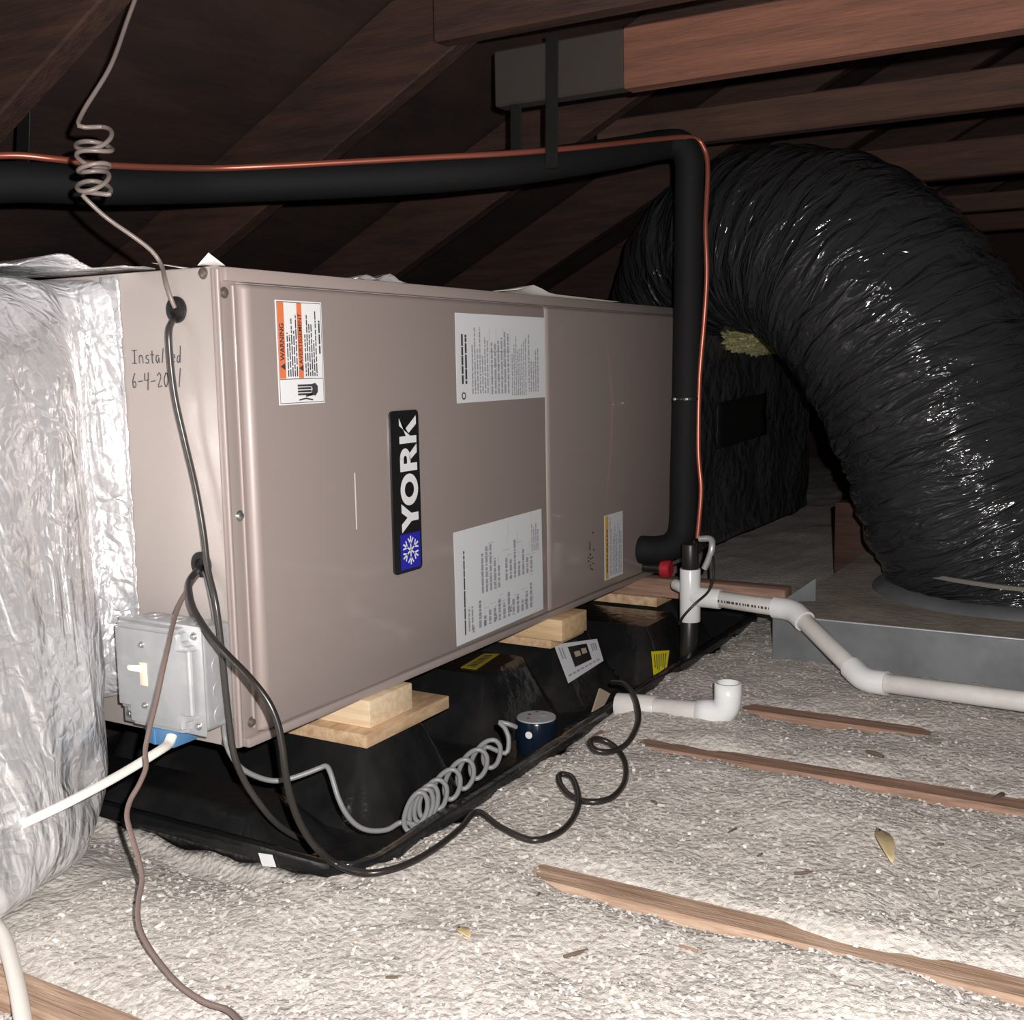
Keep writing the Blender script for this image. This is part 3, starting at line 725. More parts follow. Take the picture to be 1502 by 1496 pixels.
for k in range(10):
    a0, a1 = -math.pi / 2 + math.pi * k / 10, -math.pi / 2 + math.pi * (k + 1) / 10
    rr_.append([(.5 + .40 * math.cos(a0), .695 + .305 * math.sin(a0)), (.5 + .40 * math.cos(a1), .695 + .305 * math.sin(a1)), (.48 + .13 * math.cos(a1), .69 + .10 * math.sin(a1)), (.48 + .13 * math.cos(a0), .69 + .10 * math.sin(a0))])
letter_quads('letter_r', rr_, 0.3855, 0.034)
letter_quads('letter_k', [[(0, 0), (.28, 0), (.28, 1), (0, 1)], [(.28, .62), (.28, .36), (.70, 1), (1.0, 1)], [(.36, .50), (.55, .66), (1.06, 0), (.72, 0)]], 0.4225, 0.034)
# snowflake
Q = []
cx, cz = 0.3205, 0.279
for k in range(6):
    a = R(30 + 60 * k); c, s = math.cos(a), math.sin(a)
    def arm(p0, p1, w):
        d = (p1[0] - p0[0], p1[1] - p0[1]); l = math.hypot(*d); nx, nz = -d[1] / l * w, d[0] / l * w
        pp = [(p0[0] + nx, p0[1] + nz), (p0[0] - nx, p0[1] - nz), (p1[0] - nx, p1[1] - nz), (p1[0] + nx, p1[1] + nz)]
        return [(cx + u * c - v * s, YB - .0006, cz + u * s + v * c) for u, v in pp]
    Q += [arm((0.001, 0), (.0195, 0), .0013), arm((.009, 0), (.0165, .0062), .0012), arm((.009, 0), (.0165, -.0062), .0012)]
quads('snowflake', Q, 'labelw', badge)

# handwriting on the end plate: strokes in letter boxes (a to the right = -Y, b up = +Z)
HW = []
def write(strokes, y0, z0, w, h):
    for st in strokes:
        HW.append([(-0.0006, y0 - a * w, z0 + b * h) for a, b in st])
L_ = {'I': [[(.1, 1), (.9, 1)], [(.5, 1), (.45, 0)], [(0, 0), (.8, 0)]],
      'n': [[(.1, 0), (.15, .6)], [(.15, .5), (.5, .62), (.75, .4), (.8, 0)]],
      's': [[(.8, .6), (.3, .55), (.3, .35), (.8, .25), (.6, 0), (.1, .05)]],
      't': [[(.5, .95), (.45, .1), (.7, 0)], [(.1, .62), (.9, .62)]],
      'a': [[(.8, .55), (.3, .55), (.15, .2), (.5, .0), (.8, .4), (.9, 0)]],
      'l': [[(.7, 1.1), (.3, 0)]],
      'e': [[(.2, .3), (.8, .4), (.6, .62), (.2, .4), (.3, .05), (.8, .1)]],
      'd': [[(.8, .5), (.3, .45), (.15, .1), (.5, .0), (.85, .5)], [(1.0, 1.25), (.75, 0)]],
      '6': [[(.7, 1), (.25, .5), (.3, 0), (.75, .1), (.7, .4), (.3, .35)]],
      '-': [[(.1, .4), (.9, .45)]], '4': [[(.2, 1), (.15, .5), (.85, .55)], [(.85, 1.05), (.6, -.2)]],
      '2': [[(.1, .8), (.5, 1), (.75, .7), (.2, .05), (.9, .1)]],
      '0': [[(.5, 1), (.15, .5), (.4, .02), (.8, .4), (.75, .9), (.5, 1)]], '1': [[(.8, 1.3), (.4, 0)]]}
y = 0.133
for ch in 'Installed':
    w = 0.0105 if ch in 'In' else 0.0082
    write(L_[ch], y, 0.532, w * .85, 0.0145); y -= w
y = 0.136
for ch in '6-4-2021':
    w = 0.0102
    write(L_[ch], y, 0.505, w * .85, 0.016); y -= w
V = []; F = []
for st in HW:
    pts = catmull(st, 4) if len(st) > 2 else st
    v, f = tube_data(pts, 0.00055, 5)
    F += [tuple(i + len(V) for i in q) for q in f]; V += v
pydata('handwriting', V, F, 'print', cab, None)

# refrigerant stub collar and condensate plug on the coil door
pl = rings('drain_plug', (1.108, -0.052, 0.1245), (0, -1, 0), [(0, 0), (0.0175, 0), (0.0175, 0.015), (0.0145, 0.018), (0, 0.018)], 'redplastic', door2, 24)
rings('drain_port', (1.108, -PD, 0.1245), (0, -1, 0), [(0.010, 0), (0.010, 0.042)], 'black', pl, 20)

# ================================================================== DRAIN PAN
TOWERS = [(0.215, 0.335, -0.005, 0.40, 0.043, 1.75), (0.555, 0.675, 0.022, 0.42, 0.043, 1.7), (0.755, 0.875, 0.0, 0.40, 0.0435, 1.6), (0.965, 1.09, -0.078, 0.40, 0.0425, 1.6),
          (0.045, 0.10, 0.03, 0.45, 0.005, 1.0), (1.18, 1.26, -0.04, 0.42, 0.043, 1.8)]
PF = -0.052
def pan_z(x, y):
    d = np.minimum(np.minimum(x - PX0, PX1 - x), np.minimum(y - PY0, PY1 - y))
    z = np.where(d < 0.016, 0.004 + 0 * d, 0.004 - (d - 0.016) * 2.4)
    z = np.maximum(z, PF)
    for x0, x1, y0, y1, top, sl in TOWERS:
        ddx = np.maximum(np.maximum(x0 - x, x - x1), 0); ddy = np.maximum(np.maximum(y0 - y, y - y1), 0)
        q = np.hypot(ddx, ddy)
        z = np.maximum(z, top - np.maximum(q - .004, 0) * sl)
    return z
def build_pan():
    t = thing('drain_pan', 'wide black plastic drain pan with moulded pedestals under the air handler', 'drain pan', ((PX0 + PX1) / 2, (PY0 + PY1) / 2, PF))
    nx, ny = 230, 128
    xs = np.linspace(PX0, PX1, nx); ys = np.linspace(PY0, PY1, ny)
    XX, YY = np.meshgrid(xs, ys, indexing='ij')
    # rounded corners in plan
    ZZ = pan_z(XX, YY)
    ZZ = ZZ + 0.0012 * vnoise(XX, YY, 24, 12) * (ZZ < 0.03)
    rc = 0.05
    for sx, ex in ((1, PX1), (-1, PX0)):
        for sy, ey in ((1, PY1), (-1, PY0)):
            u = np.clip((XX - (ex - sx * rc)) * sx / rc, 0, 1); v = np.clip((YY - (ey - sy * rc)) * sy / rc, 0, 1)
            mk = (u > 0) & (v > 0)
            un = u * np.sqrt(1 - v * v / 2); vn = v * np.sqrt(1 - u * u / 2)
            XX = np.where(mk, ex - sx * rc + sx * rc * un, XX); YY = np.where(mk, ey - sy * rc + sy * rc * vn, YY)
    V = [tuple(q) for q in np.stack([XX, YY, ZZ], -1).reshape(-1, 3)]
    idx = np.arange(nx * ny).reshape(nx, ny)
    F = [tuple(q) for q in np.stack([idx[:-1, :-1], idx[1:, :-1], idx[1:, 1:], idx[:-1, 1:]], -1).reshape(-1, 4).tolist()]
    # turned-down rim and outer wall
    loop = list(idx[:, 0]) + list(idx[-1, 1:]) + list(idx[-2::-1, -1]) + list(idx[0, -2:0:-1])
    cx, cy = (PX0 + PX1) / 2, (PY0 + PY1) / 2
    prev = [int(i) for i in loop]
    for off, zz in ((0.003, -0.002), (0.003, -0.010), (-0.008, -0.014), (-0.028, PF - .004)):
        new = []
        for k, i in enumerate(loop):
            x, y, z = V[int(i)]
            nxv = 1 if x > PX1 - 0.001 else -1 if x < PX0 + 0.001 else np.clip((x - cx) / (PX1 - cx), -1, 1) ** 15
            nyv = 1 if y > PY1 - 0.001 else -1 if y < PY0 + 0.001 else np.clip((y - cy) / (PY1 - cy), -1, 1) ** 15
            new.append(len(V)); V.append((x + off * nxv, y + off * nyv, zz))
        n = len(loop)
        F += [(prev[k], prev[(k + 1) % n], new[(k + 1) % n], new[k]) for k in range(n)]
        prev = new
    F.append(tuple(prev))
    pydata('pan_shell', V, F, 'pan', t, 40)
    return t
pan = build_pan()
def on_pan(pts, lift=0.0012):
    return pts
def slope_label(name, c4, material, par, lift=0.0018, thick=.0004):
    a, b, c, d = [Vector(q) for q in c4]
    n = (b - a).cross(d - a).normalized()
    if n.y > 0: n = -n
    pts = [q + n * lift for q in (a, b, c, d)]
    return poly(name, pts, thick, n, material, par), pts, n
def patch(pts, n, u0, u1, v0, v1, lift=.0008):
    a, b, c, d = pts
    f = lambda u, v: (a * (1 - u) + b * u) * (1 - v) + (d * (1 - u) + c * u) * v + n * lift
    return [f(u0, v0), f(u1, v0), f(u1, v1), f(u0, v1)]
sl_, sp, sn = slope_label('product_sticker', STICKER, 'label', pan, 0.002)
quads('sticker_picture', [patch(sp, sn, .27, .72, .12, .72)], 'badge', sl_)
r = random.Random(3)
Q = [patch(sp, sn, .33 + .32 * r.random(), .36 + .32 * r.random(), y, y + .06, .0012) for y in (.2, .32, .44, .56)]
quads('sticker_print', [patch(sp, sn, u, u + .03, v, v + .30) for u, v in ((.06, .1), (.12, .12), (.80, .15), (.85, .15), (.90, .16))] + [patch(sp, sn, .06 + .11 * k, .14 + .11 * k, .82, .87) for k in range(8)], 'printg', sl_)
quads('sticker_red_print', [patch(sp, sn, .36, .50, .30, .46, .0012), patch(sp, sn, .54, .66, .26, .44, .0012)], 'card', sl_)
yt, yp, yn = slope_label('torn_yellow_sticker', YTORN, 'yellow', pan, 0.003)
quads('sticker_print', [patch(yp, yn, .12 + .13 * k, .17 + .13 * k, .12, .62 + .08 * (k % 3)) for k in range(6)], 'print', yt)
ty = poly('yellow_caution_sticker', [(q[0], q[1], 0.0437) for q in YTOP], 0.0004, (0, 0, 1), 'yelldark', pan)
a, b, c, d = [Vector((q[0], q[1], 0.0441)) for q in YTOP]
quads('sticker_print', [patch([a, b, c, d], Vector((0, 0, 1)), .12 + .1 * k, .18 + .1 * k, .25, .75, .0003) for k in range(8)], 'print', ty)
poly('white_sticker', [(PX0 - .0045, q[1], q[2] - 0.016) for q in WSTK], 0.0005, (-1, 0, 0), 'labelw', pan)

# ================================================================== WOOD UNDER THE UNIT
bd = box('plywood_shim', (0.193, -0.030, 0.0445), (0.383, 0.30, 0.0625), 'ply', None, 0.0015)
tag(bd, 'pale plywood square on the pan pedestal under the left wood block', 'board')
bk = box('wood_block', (0.214, -0.020, 0.063), (0.309, 0.28, 0.0995), 'pinelight', None, 0.002)
tag(bk, 'pale pine block on the plywood square under the air handler', 'wood block', 'wood blocks under the air handler')
bk = box('wood_block', (0.723, -0.032, 0.0625), (0.817, 0.28, 0.0995), 'pine', None, 0.002)
tag(bk, 'yellow pine block with split corner behind the white pan sticker', 'wood block', 'wood blocks under the air handler')
bm = box('wood_block_shim', (0.735, -0.004, 0.045), (0.86, 0.27, 0.062), 'ply', None, 0.001)
tag(bm, 'thin board hidden under the yellow pine block on the pan pedestal', 'board')
bk = box('wood_runner', (1.125, -0.29, 0.0625), (1.168, 0.30, 0.0995), 'joistred', None, 0.002)
tag(bk, 'reddish wood runner sticking out past the pan behind the white tee', 'wood block', 'wood blocks under the air handler')
bk = box('runner_shim', (1.12, -0.035, 0.0435), (1.27, 0.27, 0.062), 'ply', None, 0.001)
tag(bk, 'thin board under the reddish wood runner at the far pan end', 'board')

# ================================================================== ELECTRICAL BOX
eb = thing('switch_box', 'galvanised steel switch box mounted on the end of the air handler', 'electrical box', (-0.03, 0.06, 0.125))
Y0, Y1, Z0, Z1 = -0.001, 0.125, 0.130, 0.250
body = box('box_body', (-0.046, Y0 + .002, Z0 + .002), (-0.0005, Y1 - .002, Z1 - .002), 'galv', eb, 0.006, 3)
for z in (0.150, 0.178, 0.206, 0.234):
    rings('knockout', (-0.022, Y0 + .002, z - .003), (0, -1, 0), [(0.0085, 0), (0.011, 0), (0.011, 0.0008), (0.0085, 0.0008), (0.0085, 0)], 'galv', body, 20)
for yy in (0.028, 0.062, 0.096):
    rings('knockout', (-0.022, yy, Z1 - .002), (0, 0, 1), [(0.0085, 0), (0.011, 0), (0.011, 0.0008), (0.0085, 0.0008), (0.0085, 0)], 'galv', body, 20)
cover = box('cover_flange', (-0.0485, Y0 - .001, Z0 - .001), (-0.046, Y1 + .001, Z1 + .001), 'galv', eb, 0.0012, 2)
def cover_face():
    # raised face with two clipped corners for the screws
    out = []
    c = 0.018
    y0, y1, z0, z1 = Y0 + .003, Y1 - .001, Z0 + .001, Z1 - .002
    base = [(y1, z0 + c), (y1 - c, z0 + c), (y1 - c, z0), (y0 + c, z0), (y0 + c, z0 + c), (y0 + .002, z0 + c), (y0 + .002, z1 - c), (y0 + c, z1 - c), (y0 + c, z1), (y1, z1)]
    bm = bmesh.new()
    lo = [bm.verts.new((-0.0480, y, z)) for y, z in base]
    cy, cz = (y0 + y1) / 2, (z0 + z1) / 2
    f0 = bm.faces.new(lo)
    r_ = bmesh.ops.extrude_face_region(bm, geom=[f0])
    vs = [e for e in r_['geom'] if isinstance(e, bmesh.types.BMVert)]
    for v in vs: v.co.x -= 0.013; v.co.y = cy + (v.co.y - cy) * .97; v.co.z = cz + (v.co.z - cz) * .97
    top = [e for e in bm.edges if all(v.co.x < -0.055 for v in e.verts)] + [e for e in bm.edges if abs(e.verts[0].co.x - e.verts[1].co.x) > .005]
    bmesh.ops.bevel(bm, geom=top, offset=0.0045, segments=3, affect='EDGES')
    return from_bm('raised_cover', bm, 'galv', eb, 40)
rc_ = cover_face()
for yy, zz in ((Y0 + .010, Z1 - .010), (Y0 + .010, Z0 + .010), (Y1 - .009, Z0 + .009)):
    screw((-0.0485, yy, zz), (-1, 0, 0), 0.0032, 'steel', cover)
XC = -0.061
for zz in (0.226, 0.1575):
    screw((XC, 0.0765, zz), (-1, 0, 0), 0.0026, 'steel', rc_)
sw = box('toggle_switch', (XC - .0012, 0.0705, 0.180), (XC + .002, 0.0815, 0.206), 'ivory', rc_, 0.0006)
tg = bmesh.new(); bmesh.ops.create_cube(tg, size=1)
for v in tg.verts:
    s = 0.7 if v.co.x < 0 else 1.0
    v.co = Vector((XC - .0065 + v.co.x * .014, 0.0795 + v.co.y * .0075 * s + (-v.co.x + .5) * .0055, 0.1985 + v.co.z * .0085 * s + (-v.co.x + .5) * .004))
bmesh.ops.bevel(tg, geom=tg.edges[:], offset=.0012, segments=2, affect='EDGES')
from_bm('toggle_lever', tg, 'ivory', rc_)
con = box('blue_connector', (-0.058, 0.040, 0.112), (-0.020, 0.084, 0.1325), 'bluecon', eb, 0.003, 2)
box('connector_clamp', (-0.0595, 0.066, 0.113), (-0.0565, 0.070, 0.131), 'bluecon', con, 0.0008, 1)

# ================================================================== SUPPLY DUCT (foil wrapped)
def supply_duct():
    t = thing('supply_duct', 'crumpled silver foil wrapped supply duct joined to the air handler end', 'duct', (-0.4, 0.36, 0.0))
    S = np.concatenate([np.linspace(0, 0.30, 46), np.linspace(0.32, 1.6, 40)])
    NT = 150
    def yfront(s, z):
        base = np.interp(s, [0, .028, .045, .065, .09, .13, .25, .5, 1.6], [.150, .182, .180, .142, .118, .098, .075, .06, .06])
        low = np.clip(1 - (z - 0.0) / 0.42, 0, 1)
        fl = np.interp(s, [0, .04, .1, .2, 1.6], [0, 0.0, .03, .055, .06])
        top = np.clip((z - .5) / .13, 0, 1)
        return base - low ** 1.5 * fl + top ** 2 * np.interp(s, [0, .05, .12, 1.6], [0, .02, .09, .12])
    V = []; F = []
    for i, s in enumerate(S):
        zmin = float(np.interp(s, [0, .05, .10, .16, .3, 1.6], [.135, .125, .06, .012, .004, .004]))
        zmax = float(np.interp(s, [0, .06, .12, 1.6], [.630, .630, .634, .62]))
        for k in range(NT):
            u = k / NT
            # rounded rectangle outline by angle
            a = 2 * math.pi * u
            c, s_ = math.cos(a), math.sin(a)
            e = 0.18
            py = -math.copysign(abs(c) ** e, c); pz = math.copysign(abs(s_) ** e, s_)
            z = zmin + (pz + 1) / 2 * (zmax - zmin)
            yb = 0.60
            yf = float(yfront(s, z))
            y = yf + (py + 1) / 2 * (yb - yf)
            V.append([-s, y, z])
    V = np.array(V)
    n1 = vnoise(V[:, 0] + V[:, 1] * .4, V[:, 2] + .3 * V[:, 0], 16, 21) + .6 * vnoise(V[:, 0] - .6 * V[:, 2], V[:, 2] * .4 + V[:, 1], 34, 22)
    amp = np.interp(-V[:, 0], [0, .012, .05, .09, 2], [0, .003, .005, .014, .018])
    V[:, 1] += np.where(V[:, 1] < .35, n1 * amp, 0)
    V[:, 2] += np.where(V[:, 2] > .60, n1 * amp * .5, 0)
    m = len(S)
    for i in range(m - 1):
        for k in range(NT):
            k2 = (k + 1) % NT
            F.append((i * NT + k, (i + 1) * NT + k, (i + 1) * NT + k2, i * NT + k2))
    F.append(tuple(range(NT))); F.append(tuple(range(m * NT - 1, (m - 1) * NT - 1, -1)))
    sh = pydata('foil_wrap', V, F, 'foil', t, 60)
    # foil tape lapped onto the end plate
    ny, nz = 6, 60
    V2 = []; 
    for i in range(ny):
        for k in range(nz):
            z = 0.135 + (0.63 - .135) * k / (nz - 1)
            y = 0.146 + 0.03 * i / (ny - 1) + (0.001 * math.sin(k * 1.3) * (i == 0))
            V2.append((-0.0015 - 0.0015 * rng.random(), y, z))
    F2 = [(i * nz + k, i * nz + k + 1, (i + 1) * nz + k + 1, (i + 1) * nz + k) for i in range(ny - 1) for k in range(nz - 1)]
    o = pydata('foil_tape', V2, F2, 'foil', t, 60)
    md = o.modifiers.new('thickness', 'SOLIDIFY'); md.thickness = 0.0008
    # loose flap of facing on top
    nx, ny = 30, 10
    V3 = []
    for i in range(nx):
        for k in range(ny):
            u, v = i / (nx - 1), k / (ny - 1)
            x = 0.02 - 0.30 * u; y = 0.11 + 0.18 * v + .02 * math.sin(9 * u)
            z = 0.636 + 0.008 * math.exp(-((u - .42) / .16) ** 2) * (1 - v * .3) + .0025 * math.sin(17 * u) * (1 - v) + .002 * rng.random() - 0.012 * u
            V3.append((x, y, z))
    F3 = [(i * ny + k, (i + 1) * ny + k, (i + 1) * ny + k + 1, i * ny + k + 1) for i in range(nx - 1) for k in range(ny - 1)]
    o = pydata('foil_flap', V3, F3, 'foil', t, 60)
    md = o.modifiers.new('thickness', 'SOLIDIFY'); md.thickness = 0.0012
supply_duct()

# ================================================================== RETURN PLENUM AND FLEX DUCT
def return_plenum():
    t = thing('return_plenum', 'black wrapped box plenum at the far end of the air handler', 'duct', (1.85, 0.27, 0.10))
    nx, ny, nz = 36, 24, 26
    bm = bmesh.new(); bmesh.ops.create_cube(bm, size=1)
    bmesh.ops.subdivide_edges(bm, edges=bm.edges[:], cuts=22, use_grid_fill=True)
    lo, hi = Vector((1.402, 0.005, 0.098)), Vector((2.36, 0.56, 0.585))
    P = []
    for v in bm.verts:
        q = [v.co[i] + .5 for i in range(3)]
        v.co = Vector([lo[i] + q[i] * (hi[i] - lo[i]) for i in range(3)])
        P.append(v)
    A = np.array([v.co[:] for v in P])
    n = vnoise(A[:, 0] + A[:, 1], A[:, 2] + .5 * A[:, 1], 9, 31) + .5 * vnoise(A[:, 0] - A[:, 2], A[:, 2] + A[:, 1], 23, 32)
    for v, k in zip(P, n):
        if v.co.y < .01: v.co.y += 0.02 * k
        if v.co.z > .58: v.co.z += 0.02 * k
        if v.co.x > 2.35: v.co.x += .03 * k
    from_bm('plenum_wrap', bm, 'wrap', t, 60)
    # taped patch on the front
    nx, nz = 10, 8; V = []
    for i in range(nx):
        for k in range(nz):
            x = 1.52 + 0.36 * i / (nx - 1); z = 0.325 + .105 * k / (nz - 1) + .012 * i / (nx - 1)
            V.append((x, -0.0125 - 0.004 * rng.random(), z))
    F = [(i * nz + k, (i + 1) * nz + k, (i + 1) * nz + k + 1, i * nz + k + 1) for i in range(nx - 1) for k in range(nz - 1)]
    o = pydata('tape_patch', V, F, 'tape', t, 50)
    md = o.modifiers.new('thickness', 'SOLIDIFY'); md.thickness = 0.0015
    # yellow glass fibre showing where the jacket has pulled back
    bm = bmesh.new(); bmesh.ops.create_icosphere(bm, subdivisions=5, radius=1)
    A = np.array([v.co[:] for v in bm.verts]); n = vnoise(A[:, 0] * 1.3 + A[:, 2], A[:, 1] + A[:, 0], 5, 41) + vnoise(A[:, 0] + 3 * A[:, 2], A[:, 1] * 2, 8, 42)
    for v, k in zip(bm.verts, n):
        v.co = v.co * (1 + .35 * k)
        v.co = Vector((1.80 + v.co.x * .22, -0.012 + v.co.y * .035, 0.576 + v.co.z * .036))
    from_bm('insulation_tuft', bm, 'fibre', t, 60)
    return t
return_plenum()

def flex_duct():
    t = thing('flexible_duct', 'thick black plastic flexible duct arching over to the floor box', 'duct', (1.40, -0.68, 0.085))
    P = [(1.80, 0.18, 0.575), (1.78, 0.165, 0.65), (1.68, 0.07, 0.755), (1.56, -0.05, 0.780), (1.47, -0.20, 0.762), (1.41, -0.345, 0.68), (1.385, -0.465, 0.535), (1.37, -0.535, 0.40), (1.37, -0.59, 0.27), (1.38, -0.645, 0.16), (1.385, -0.66, 0.088)]
    path = catmull(P, 26)
    n = len(path); seg = 128
    rad = lambda u: 0.184 + 0.036 * min(max((u - .28) / .25, 0), 1) + 0.005 * math.sin(u * 9) + (0.012 if u > .93 else 0) * (u - .93) / .07
    V, F = tube_data(path, rad, seg, True)
    V = np.array([v[:] for v in V])
    Cn = np.repeat(np.array([p[:] for p in path]), seg, 0)
    d = V - Cn; L = np.linalg.norm(d, axis=1, keepdims=True); d /= L
    i = np.repeat(np.arange(n), seg).astype(float); k = np.tile(np.arange(seg), n).astype(float)
    ang = k / seg * 2 * np.pi
    # gathers run round the duct, tighter on the inside of the bend
    w = vnoise(i * .55, np.cos(ang) * 1.5 + 5, 1.0, 51) * 1.0 + vnoise(i * .25, np.sin(ang) * 2 + 9, 1.0, 52) * 1.2 + .5 * vnoise(i * 1.1, np.cos(ang) * 4 + np.sin(ang) * 3 + 20, 1.0, 53)
    V += d * (w * 0.0075)[:, None]
    V[:, 2] = np.where((i > n - 6), np.maximum(V[:, 2], 0.082), V[:, 2])
    o = pydata('duct_jacket', V, F, 'flex', t, 70)
    me = o.data
    uv = me.uv_layers.new(name='UVMap')
    uvs = np.zeros((len(me.loops), 2))
    vi = np.zeros(len(me.loops), int); me.loops.foreach_get('vertex_index', vi)
    uvs[:, 0] = np.abs((vi % seg) / seg * 2 - 1); uvs[:, 1] = (vi // seg) / n
    uv.data.foreach_set('uv', uvs.ravel())
    # strap near the foot
    c = path[-8]
    rings('duct_strap', (1.385, -0.655, 0.118), (0.04, -0.05, 1), [(0.233, 0), (0.2385, 0.001), (0.2385, 0.008), (0.233, 0.009), (0.231, 0.004), (0.233, 0)], 'strapweb', t, 64)
    rings('duct_collar', (1.385, -0.658, 0.0808), (0, 0, 1), [(0.2, 0), (0.262, 0), (0.258, 0.006), (0.244, 0.016), (0.2, 0.016)], 'sheet', t, 64)
    return t
flex_duct()

rb = thing('return_box', 'low galvanised sheet metal box on the floor under the flexible duct', 'duct box', (1.45, -0.8, 0.0))
box('front_skirt', (1.0, -1.35, -0.03), (1.003, -0.305, 0.078), 'sheet', rb)
box('side_skirt', (1.003, -0.308, -0.03), (1.95, -0.305, 0.078), 'sheet', rb)
box('top_sheet', (1.002, -1.35, 0.078), (1.95, -0.306, 0.0805), 'dustsheet', rb)
tube('hemmed_edge', [(1.0, -1.35, 0.079), (1.0, -0.8, 0.079), (1.0, -0.33, 0.079)], 0.002, 'galv', rb, 8, 2)
tr = pydata('corner_tab', [(1.10, -0.29, 0.082), (1.13, -0.345, 0.082), (1.13, -0.345, 0.125), (1.1015, -0.29, 0.082), (1.1315, -0.345, 0.082), (1.1315, -0.345, 0.125)], [(0, 1, 2), (5, 4, 3), (0, 3, 4, 1), (1, 4, 5, 2), (2, 5, 3, 0)], 'sheet', rb, None)

# ================================================================== REFRIGERANT LINES
sl = thing('suction_line', 'thick black foam covered refrigerant pipe rising in front of the coil panel', 'pipe', (1.15, -0.08, 0.16))
V, F = tube_data(catmull(SUCTION_UP, 10), 0.0275, 20)
pydata('riser_sleeve', V, F, 'foam', sl, 50)
V, F = tube_data(catmull(SUCTION, 10), 0.0275, 20)
pydata('overhead_sleeve', V, F, 'foam', sl, 50)
rings('sleeve_joint', (0.86, 0.147, 0.865), (0.75, -0.62, .15), [(0.027, -.03), (0.032, -.026), (0.033, .026), (0.027, .03)], 'tape', sl, 20)
tie = rings('cable_tie', (1.1625, -0.0805, 0.452), (0, 0, 1), [(0.0275, -0.0022), (0.0292, -0.0022), (0.0292, 0.0022), (0.0275, 0.0022), (0.0275, -0.0022)], 'black', sl, 28)
for dy in (0.012, -0.012):
    rings('tie_end', (1.134, -0.080 + dy, 0.452), (-1, 0, 0), [(0, 0), (0.0035, 0), (0.003, 0.004), (0, .005)], 'steel', tie, 10)
cp = tube('copper_line', COPPER_H, 0.0048, 'copper', None, 10, 8)
tag(cp, 'bare copper liquid line following the black foam covered pipe', 'pipe')
def strap(a, b, w, label):
    o = beam('hanger_strap', a, b, w, 0.0025, 'tape', None, 0.0004, (-1, -.02, 0))
    return tag(o, label, 'strap', 'straps holding the overhead pipe')
strap((0.774, 0.000, 1.050), (0.774, 0.004, 0.840), 0.022, 'long black hanger strap nailed to the tie above the overhead pipe')
strap((0.766, 0.064, 0.947), (0.766, 0.066, 0.846), 0.020, 'short black hanger strap left of the long strap')
strap((0.155, 0.475, 0.985), (0.145, 0.492, 0.80), 0.026, 'slanted black hanger strap at the upper left edge')

# ================================================================== PVC DRAIN
def straight(name, a, b, r, material, par, bore=None):
    a, b = Vector(a), Vector(b); h = (b - a).length
    bo = bore or r * .8
    return rings(name, a, b - a, [(bo, 0.004), (bo, 0), (r * .97, 0), (r, 0.001), (r, h - .001), (r * .97, h), (bo, h), (bo, h - .004)], material, par, 28)
def capped(name, a, b, r, material, par):
    a, b = Vector(a), Vector(b); h = (b - a).length
    return rings(name, a, b - a, [(0, 0), (r * .97, 0), (r, .001), (r, h - .001), (r * .97, h), (0, h)], material, par, 28)
def elbow(name, a, b, c, r, hub, par):
    """fitting bent at b between a and c with two hubs"""
    a, b, c = Vector(a), Vector(b), Vector(c)
    d0 = (a - b).normalized(); d1 = (c - b).normalized()
    path = []
    k0 = b + d0 * hub * .55; k1 = b + d1 * hub * .55
    path = [b + d0 * hub * 1.15, b + d0 * hub * .9, k0]
    for i in range(1, 8):
        t = i / 8; path.append(k0 * (1 - t) ** 2 + b * 2 * t * (1 - t) + k1 * t * t)
    path += [k1, b + d1 * hub * .9, b + d1 * hub * 1.15]
    V, F = tube_data(path, r, 28, True)
    return pydata(name, V, F, 'pvcfit', par, 40)
pv = thing('condensate_drain', 'white plastic condensate drain with tee and two bends running to the right', 'pipe', (0.995, -0.153, 0.05))
T0 = Vector((0.995, -0.153, 0.054)); T1 = Vector((0.995, -0.153, 0.151))
RP, RF = 0.0148, 0.0188
tee = straight('tee', T0, T1, RF, 'pvcfit', pv, 0.014)
tc = Vector((0.995, -0.153, 0.100))
capped('tee_branch', tc, tc + Vector((0, -0.058, 0)), RF * .97, 'pvcfit', tee)
A = tc + Vector((0, -0.05, 0)); B = Vector((0.962, -0.352, 0.100)); Cc = Vector((0.838, -0.500, 0.028)); Dd = Vector((0.766, -0.895, 0.045)); Ee = Dd + (Dd - Cc) * 0.9
capped('upper_pipe', A, B, RP, 'pvc', pv)
elbow('bend', A, B, Cc, RF, 0.031, pv)
capped('short_pipe', B + (Cc - B) * .1, Cc, RP, 'pvc', pv)
elbow('bend', B, Cc, Dd, RF, 0.031, pv)
capped('lower_pipe', Cc, Ee, RP, 'pvc', pv)
# pipe print
ax = (B - A).normalized(); side = Vector((-1, 0, 0)); side = (side - ax * side.dot(ax)).normalized(); up = side.cross(ax)
if up.z < 0: up = -up
Q = []; r = random.Random(8); s = 0.012
while s < 0.125:
    l = r.uniform(.002, .008)
    for th in (0.06,):
        p0 = A + ax * s + side * (RP + .0004) * math.cos(th); p1 = A + ax * (s + l) + side * (RP + .0004) * math.cos(th)
        o0 = up * .0022; Q.append([p0 - o0, p1 - o0, p1 + o0, p0 + o0])
    s += l + r.uniform(.0015, .004)
quads('pipe_print', Q, 'print', pv)
capped('inlet_stub', (1.028, -0.112, 0.112), (1.005, -0.143, 0.110), 0.011, 'pvcfit', pv)
fs = thing('float_switch', 'black float switch plugged into the top of the white tee', 'switch', (0.995, -0.153, 0.15))
capped('switch_body', (0.995, -0.153, 0.146), (0.995, -0.153, 0.196), 0.0150, 'black', fs)
